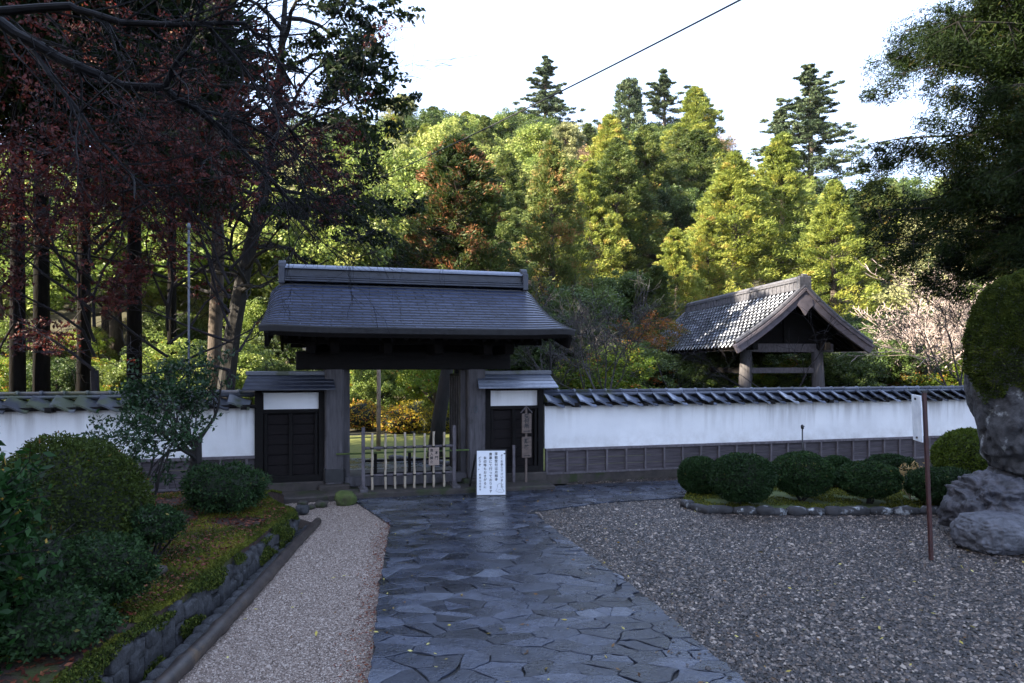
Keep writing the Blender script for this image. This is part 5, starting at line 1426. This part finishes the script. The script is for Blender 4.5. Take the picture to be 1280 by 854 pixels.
# precinct trees close behind the wall (right)
near = [('broad3', 735, 345, 27, 'dark bushy evergreen behind the forked bare cherry'), ('mix2', 795, 385, 26, 'small orange-yellow maple left of the bell tower'), ('broad3', 690, 380, 24, 'dark evergreen hugging the right end of the gate roof'),
        ('rust1', 660, 330, 29, 'brownish half-bare tree behind the right end of the gate ridge'), ('broad4', 780, 330, 31, 'mid-green tree behind the small orange maple'), ('cedar_g2', 820, 330, 30, 'dark young cedar immediately left of the bell tower'),
        ('broad3', 1080, 385, 29, 'dark evergreen right behind the bell tower'), ('broad3', 1120, 420, 27, 'low dark evergreen between bell tower and pale bare tree'), ('mix2', 1150, 455, 24, 'low orange shrub-like maple above the right wall'),
        ('broad3', 1240, 330, 30, 'dark evergreen behind the pale bare tree at right'), ('broad4', 1000, 420, 30, 'green tree seen between the bell tower posts'), ('fir1', 1180, 300, 34, 'dim fir behind the pale bare twigs'),
        ('broad4', 880, 440, 29, 'low green tree under the bell tower eave'), ('broad3', 940, 430, 32, 'dark tree glimpsed through the bell tower'), ('broad3', 640, 400, 26, 'dark evergreen behind the gate eave'),
        ('broad1', 420, 330, 30, 'light green tree left of the gate ridge'), ('pale1', 395, 300, 34, 'pale sunlit tree between the leaning trunk and the gate roof'), ('fir1', 360, 330, 28, 'green conifer behind the leaning dark trunk'),
        ('broad1', 330, 360, 31, 'sunlit green tree between the left trunks'), ('broad1', 20, 400, 32, 'sunlit yellow-green tree beyond the leftmost trunks'), ('broad2', 120, 400, 32, 'sunlit tree glimpsed between the dark grove trunks'), ('broad4', 220, 380, 31, 'green tree behind the metal pole'), ('broad1', 280, 330, 36, 'green crown behind the pale trunk of the grove')]
for kd, px, py, D, l in near:
    ptree(kd, px, py, D, l, 'evergreen_tree' if kd in ('broad3', 'broad4') else ('maple_tree' if kd == 'mix2' else ('fir_tree' if kd == 'fir1' else 'broadleaf_tree')), minh=2.2, wide=1.15)
# low evergreens filling in behind the walls
rg_ = random.Random(5)
for i in range(64):
    px = -40 + i * 21.0 + rg_.uniform(-8, 8); Du = rg_.uniform(21.5, 31)
    if px < 420: kd_l = ('broad1', 'mix1', 'broad3', 'broad4', 'broad3')
    else: kd_l = ('broad3', 'broad4', 'broad3', 'broad1', 'mix1', 'broad3')
    if 380 < px < 640: Du = rg_.uniform(25, 32)
    p = at(px, 457, Du); kd = rg_.choice(kd_l)
    tree(kd, p.x, Du, terrain(p.x, Du) - .5, rg_.uniform(2.4, 4.0), {'broad3': 'low dark evergreen bush filling in behind the walls', 'broad4': 'low mid-green bush filling in behind the walls', 'broad1': 'low fresh green bush filling in behind the walls', 'mix1': 'low yellow-green bush filling in behind the walls'}[kd], 'understory_bush', 'bush', 'understory bushes behind the walls', wide=1.3)
# bare trees
ptree('bare_grey', 745, 345, 17.5, 'dark leaning bare cherry behind the wall right of the gate', 'bare_cherry_tree', wide=1.0, rz=.4, lean=math.radians(14))
ptree('bare_grey', 690, 360, 22, 'bare grey tree at the right end of the gate roof', 'bare_cherry_tree', rz=2.0)
ptree('bare_thin', 985, 350, 17.6, 'bare dark branches spreading in front of the bell tower gable', 'bare_cherry_tree', rz=1.2, wide=1.1)
ptree('bare_thin', 838, 375, 18.5, 'thin bare tree at the left corner of the bell tower roof', 'bare_cherry_tree', rz=3.2)
ptree('bare_pale', 1160, 325, 24, 'pale pinkish bare tree catching the sun above the right wall', 'bare_tree', wide=1.5, rz=.8)
ptree('bare_pale', 1115, 370, 25, 'smaller pale bare tree right of the bell tower', 'bare_tree', wide=1.3, rz=2.2)
ptree('bare_pale', 1215, 340, 25, 'pale bare twigs beside the standing stone', 'bare_tree', wide=1.4, rz=4)
ptree('bare_grey', 1203, 300, 18, 'dark thin-stemmed bare tree next to the standing stone', 'bare_cherry_tree', rz=5, wide=.7)
# inside the gateway
for i, (kd, px, py, D, m_, w, h, l) in enumerate((
    (0, 455, 500, 22, 'autumn', 1.5, .8, 'yellow-green azalea at the left of the gateway view'),
    (0, 500, 508, 21, 'autumn', 1.5, .7, 'golden azalea in the middle of the gateway view'),
    (0, 545, 510, 21, 'autumn', 1.4, .65, 'orange-yellow azalea seen through the right pickets'),
    (0, 522, 495, 23.5, 'autumn', 1.8, .8, 'taller yellow shrub behind the golden azalea'),
    (0, 585, 500, 21.5, 'fresh', 1.4, .8, 'green-yellow shrub beside the open right door leaf'),
    (0, 440, 475, 26, 'broad_dark', 2.4, 1.1, 'dark shrub before the wooden temple building'))):
    c = at(px, py + 30, D)
    bush('garden_shrub', l, 'shrub', (c.x, c.y, h * .55), (w / 2, w / 2.4, h * .6), M[m_], (.04, .02), 5000, 80 + i, 'shrubs behind the gateway', .35, jag=.12, stem=False, ground=0.03)
ptree('mix1', 545, 420, 20.5, 'green and orange maple framed by the gateway', 'maple_tree', minh=2.5, wide=1.0)
ptree('broad1', 480, 430, 24, 'light green tree left in the gateway view', 'broadleaf_tree', minh=2.5)
ptree('broad2', 560, 440, 22, 'sunny green tree right in the gateway view', 'broadleaf_tree', minh=2.5)
ptree('broad1', 520, 400, 27, 'light green tree deep behind the gateway', 'broadleaf_tree', minh=2.5)
p = at(473, 560, 16.5); o = MB().tube([(0, 0, -.1), (.01, 0, 1.6), (0, 0, 3.2)], [.055, .05, .045], 8).build('slim_trunk', M['bark_sunny'], smooth=True, loc=(p.x, p.y, 0)); tag(o, 'slim straight sunlit trunk rising in the left of the gateway', 'trunk')
p = at(549, 560, 15.5); o = MB().tube([(-.1, 0, -.1), (0, 0, .9), (.18, 0, 2.0), (.3, 0, 3.4)], [.2, .16, .14, .1], 10).build('dark_trunk', M['bark_dark'], smooth=True, loc=(p.x, p.y, 0)); tag(o, 'thick dark leaning trunk right in the gateway view', 'trunk')

# ------------------------------------------------------------------ left grove
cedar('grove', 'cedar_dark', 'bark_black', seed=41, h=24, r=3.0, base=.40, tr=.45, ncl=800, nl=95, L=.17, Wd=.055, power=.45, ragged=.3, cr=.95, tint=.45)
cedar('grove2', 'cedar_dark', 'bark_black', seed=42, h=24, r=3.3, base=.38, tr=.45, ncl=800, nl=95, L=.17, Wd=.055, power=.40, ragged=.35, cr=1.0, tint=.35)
G = 'dark cedars of the left grove'
for i, (px, D, H, l) in enumerate(((22, 17.5, 22, 'leftmost dark cedar trunk of the grove behind the left wall'), (52, 18.0, 24, 'thick dark cedar second from the left edge'), (105, 20.0, 23, 'straight cedar trunk third from the left edge'),
        (168, 19.0, 24, 'dark cedar left of the thin metal pole'), (-70, 16.5, 24, 'dark cedar whose crown enters from the left edge'), (215, 24.0, 20, 'cedar standing deeper in the grove behind the metal pole'))):
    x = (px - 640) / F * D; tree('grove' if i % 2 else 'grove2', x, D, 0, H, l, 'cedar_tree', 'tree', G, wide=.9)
# unseen cedars added left of and behind the camera to shade the foreground
SHADE = []
for u_, l_s, H_ in ((-24, (9.5, 3.5, -3, -10), 27), (-32, (10, 4, -3, -10), 30), (-40, (10, 3.5, -3, -10), 32), (-48, (9, 2, -5, -12), 33)):
    for l_ in l_s: SHADE.append((.9 * u_ - .435 * l_, .435 * u_ + .9 * l_, H_))
for i, (x, y, H) in enumerate(SHADE):
    tree('grove' if i % 2 else 'grove2', x, y, terrain(x, y), H, 'unseen tall cedar added out of view to shade the foreground', 'cedar_tree', 'tree', 'unseen cedars added for shade', wide=1.7)
# broad evergreen with leaning trunk at px 285
x = (282 - 640) / F * 18; root = thing('leaning_evergreen', 'big evergreen with a leaning dark trunk left of the gate roof', 'tree', (x, 18, 0))
rg_ = random.Random(21); st = []; en = []
main = [Vector(v) for v in ((0, 0, -.2), (.02, 0, 1.5), (.2, 0, 3.0), (.5, 0, 4.6), (1.0, 0, 6.6), (1.4, 0, 9.2), (1.6, 0, 12))]
st.append((main, [.26, .23, .21, .19, .16, .12, .06]))
for k in range(26):
    f = .42 + .56 * k / 26; i = min(5, int(f * 6)); q = main[i].lerp(main[i + 1], f * 6 - i)
    grow(st, rg_, q, (rg_.uniform(-1, 1.1), rg_.uniform(-.9, .9), .25), 3.0 * (1.15 - .4 * f), .07, 2, 5, .2, -.03, 3, ends=en, minr=.012)
tubes(st).build('trunk', M['bark_dark'], root)
E_ = np.array([tuple(e) for e in en]); rs2 = np.random.RandomState(4); E_ = E_[rs2.permutation(len(E_))[:2200]]; E_ = E_[E_[:, 2] > 5.9 - .5 * (E_[:, 0] > .8)][:1500]
V, t = clumps(rs2, E_, rs2.uniform(.15, .42, len(E_)), 42, np.clip(.4 + rs2.normal(0, .15, len(E_)), 0, 1), .5, .075, .04)
link('crown', quad_mesh('crown', V, 4, t), M['dim_leaf'], root)
p = at(268, 480, 19); o = MB().tube([(0, 0, -.1), (.0, 0, 2.5), (.1, 0, 5), (.1, 0, 9)], [.22, .19, .17, .1], 12).build('pale_trunk', M['bark_mid'], smooth=True, loc=(p.x, p.y, 0)); tag(o, 'paler brown trunk just left of the leaning dark trunk', 'trunk')
# red maple
def maple(x, y, label, seed, H=6.5, R=3.2, n=2600, zl=2.2):
    n = int(n * .7)
    root = thing('maple_tree', label, 'tree', (x, y, 0)); rg_ = random.Random(seed); st = []; en = []
    st.append(([Vector((0, 0, -.2)), Vector((.05, 0, 1)), Vector((0, 0, 2))], [.11, .09, .08]))
    for k in range(13): grow(st, rg_, (0, 0, 2.0 + .3 * k), (rg_.uniform(-1, 1), rg_.uniform(-.8, .8), .55), R * rg_.uniform(.7, 1.1), .034, 3, 5, .2, .0, 3, .6, 1.0, ends=en, minr=.006)
    tubes(st).build('trunk', M['bark_twig'], root)
    E_ = np.array([tuple(e) for e in en]); r2 = np.random.RandomState(seed); E_ = E_[E_[:, 2] > zl]; E_ = E_[r2.permutation(len(E_))[:n]]
    V, t = clumps(r2, E_, r2.uniform(.1, .25, len(E_)), 13, np.clip(.45 + r2.normal(0, .2, len(E_)), 0, 1), .35, .040, .022)
    link('crown', quad_mesh('crown', V, 4, t), M['maple'], root)
maple(-8.6, 14.0, 'dark red maple spreading in front of the left grove', 3, n=3200)
maple(-5.9, 14.2, 'red maple beside the thin metal pole', 4, R=2.6, n=2000, zl=3.0)
maple(-11.5, 14.5, 'red maple at the far left of the grove', 5, n=2600)
maple(-7.9, 15.6, 'tall red-brown maple whose twigs reach high into the dark cedars', 6, R=4.2, n=2600, zl=5)

# thin metal pole behind the left wall
p = W(t_of(236, .8), .8, 0); zt = CAMH + (HZ - 288) / F * p.y
mp = thing('metal_pole', 'thin grey metal pole with small fittings behind the left wall', 'pole', p)
MB().tube([(0, 0, 0), (0, 0, zt)], .019, 10).build('shaft', M['pole_metal'], mp, smooth=True)
MB().tube([(0, 0, zt), (0, 0, zt + .06), (0, 0, zt + .12)], [.015, .035, .02], 10).tube([(0, 0, zt - .25), (0, 0, zt - .20)], .035, 10).tube([(0, 0, zt - .36), (.0, 0, zt - .33)], .03, 10).build('insulators', M['grey_metal'], mp, smooth=True)

# overhanging bare cherry, upper left
ch = thing('overhanging_cherry', 'bare cherry with wet black branches reaching in from the upper left', 'tree', (0, 0, 0))
rg_ = random.Random(15); st = []
A = [at(px, py, D) for px, py, D in ((-120, -40, 6.0), (0, 32, 6.0), (47, 56, 6.0), (97, 85, 6.0), (152, 106, 6.1), (205, 112, 6.1), (246, 138, 6.2), (281, 164, 6.3), (310, 193, 6.4), (345, 232, 6.5), (372, 262, 6.6))]
B = [at(px, py, D) for px, py, D in ((-110, 15, 5.8), (0, 16, 5.8), (88, 9, 5.8), (105, 14, 5.8), (152, 29, 5.8), (210, 32, 5.8), (270, 29, 5.9), (305, 28, 6.0), (335, 52, 6.1), (368, 110, 6.2))]
C_ = [at(px, py, D) for px, py, D in ((38, 60, 6.0), (62, 92, 5.9), (88, 123, 5.9), (112, 158, 5.9), (135, 187, 5.9), (165, 218, 5.9), (195, 248, 6.0))]
Dd = [at(px, py, D) for px, py, D in ((205, 112, 6.1), (215, 85, 6.0), (240, 40, 5.9), (262, -20, 5.8))]
E1 = [at(px, py, D) for px, py, D in ((246, 138, 6.2), (300, 150, 6.3), (350, 178, 6.4), (400, 215, 6.6))]
E2 = [at(px, py, D) for px, py, D in ((255, 28, 5.9), (300, 75, 6.0), (335, 130, 6.2), (380, 180, 6.5))]
trk = [Vector((-7.2, 6.2, -.1)), Vector((-7.0, 6.1, 1.6)), Vector((-6.4, 6.0, 3.6)), A[0]]
st.append((trk, [.24, .21, .16, .085]))
st.append(([Vector((-6.4, 6.0, 3.6)), B[0]], [.12, .06]))
for pts, r0, r1, nk in ((A, .058, .014, 34), (B, .042, .010, 26), (C_, .022, .006, 10), (Dd, .03, .012, 8), (E1, .018, .006, 12), (E2, .018, .006, 12)):
    fine = []; 
    for i in range(len(pts) - 1):
        for f in (0, .5): fine.append(pts[i].lerp(pts[i + 1], f) + Vector([rg_.gauss(0, .008) for _ in range(3)]))
    fine.append(pts[-1]); m_ = len(fine)
    st.append((fine, [r0 + (r1 - r0) * (i / (m_ - 1)) for i in range(m_)]))
    for k in range(nk):
        f = .12 + .88 * (k + rg_.random()) / nk; i = min(m_ - 2, int(f * (m_ - 1))); q = fine[i]
        base = (fine[i + 1] - fine[i]).normalized()
        d = base * .6 + Vector((rg_.uniform(-.3, .8), rg_.uniform(-.7, .7), rg_.uniform(-1.1, .9)))
        grow(st, rg_, q, d, rg_.uniform(.5, 1.5), min(.011, r0 * .45), 3, 6, .16, -.01, 3, .6, .8, minr=.0017)
tubes(st, 10, 3, .012).build('branches', M['bark_wet'], ch)

# ------------------------------------------------------------------ big cedar at the right edge
ct = thing('near_cedar', 'large dark cedar with drooping sprays filling the upper right', 'tree', (12.9, 14.4, 0))
rg_ = random.Random(31); st = []; C = []; RR = []; T_ = []
st.append(([Vector((0, 0, -.2)), Vector((0, 0, 5)), Vector((.1, 0, 12)), Vector((0, 0, 17))], [.45, .38, .25, .08]))
for k in range(100):
    z = 4.3 + 11.5 * (k / 100) ** 1.0; a = rg_.uniform(0, 6.283) if k % 3 else rg_.uniform(2.4, 4.2)
    L = 4.9 * (1 - .3 * k / 100) * rg_.uniform(.6, 1.08)
    p = Vector((0, 0, z)); d = Vector((math.cos(a), math.sin(a), .22)); pts = [p.copy()]
    for s in range(8):
        d = (d + Vector((rg_.gauss(0, .09), rg_.gauss(0, .09), rg_.gauss(-.05, .05)))).normalized(); p = p + d * L / 8; pts.append(p.copy())
        if s >= 1:
            for q in range(4):
                off = Vector((rg_.gauss(0, .38), rg_.gauss(0, .38), rg_.gauss(-.2, .28))); C.append(tuple(p + off)); RR.append(rg_.uniform(.22, .48)); T_.append(rg_.gauss(.45, .2))
                st.append(([p.copy(), p + off], [.012, .004]))
    st.append((pts, [.055 * (1 - i / 9.5) for i in range(9)]))
tubes(st, 8, 3, .03).build('trunk', M['bark_dark'], ct)
C = np.array(C); r2 = np.random.RandomState(6)
out = C.copy(); out[:, 2] = 0; out /= np.linalg.norm(out, axis=1, keepdims=True)
V, t = clumps(r2, C, np.array(RR), 270, np.clip(T_, 0, 1), .8, .055, .0105, .3, out * .5)
link('crown', quad_mesh('crown', V, 4, t), M['cedar_right'], ct)

# ------------------------------------------------------------------ haze
hm = bpy.data.materials.new('haze_air'); hm.use_nodes = True
hn = hm.node_tree; hn.nodes.clear()
pv = hn.nodes.new('ShaderNodeVolumePrincipled'); pv.inputs['Color'].default_value = (.86, .92, 1, 1); pv.inputs['Density'].default_value = .00009
ho = hn.nodes.new('ShaderNodeOutputMaterial'); hn.links.new(pv.outputs[0], ho.inputs['Volume'])
zmin = min(v[2] for v in gv if abs(v[0]) < 905)
tag(MB().box((0, 600, 24), (1830, 1830, 52)).build('haze', hm), 'thin pale air between the yard and the wooded hill', 'haze', kind='stuff')

# ------------------------------------------------------------------ overhead wire
a, b = at(960, -18, 11), at(395, 256, 30); pts = []
for i in range(41):
    f = i / 40; p = a.lerp(b, f); p.z -= .35 * 4 * f * (1 - f) * .5; pts.append(p)
tag(MB().tube(pts, .017, 5).build('overhead_wire', M['wire']), 'black overhead wire slanting across the white sky', 'wire')
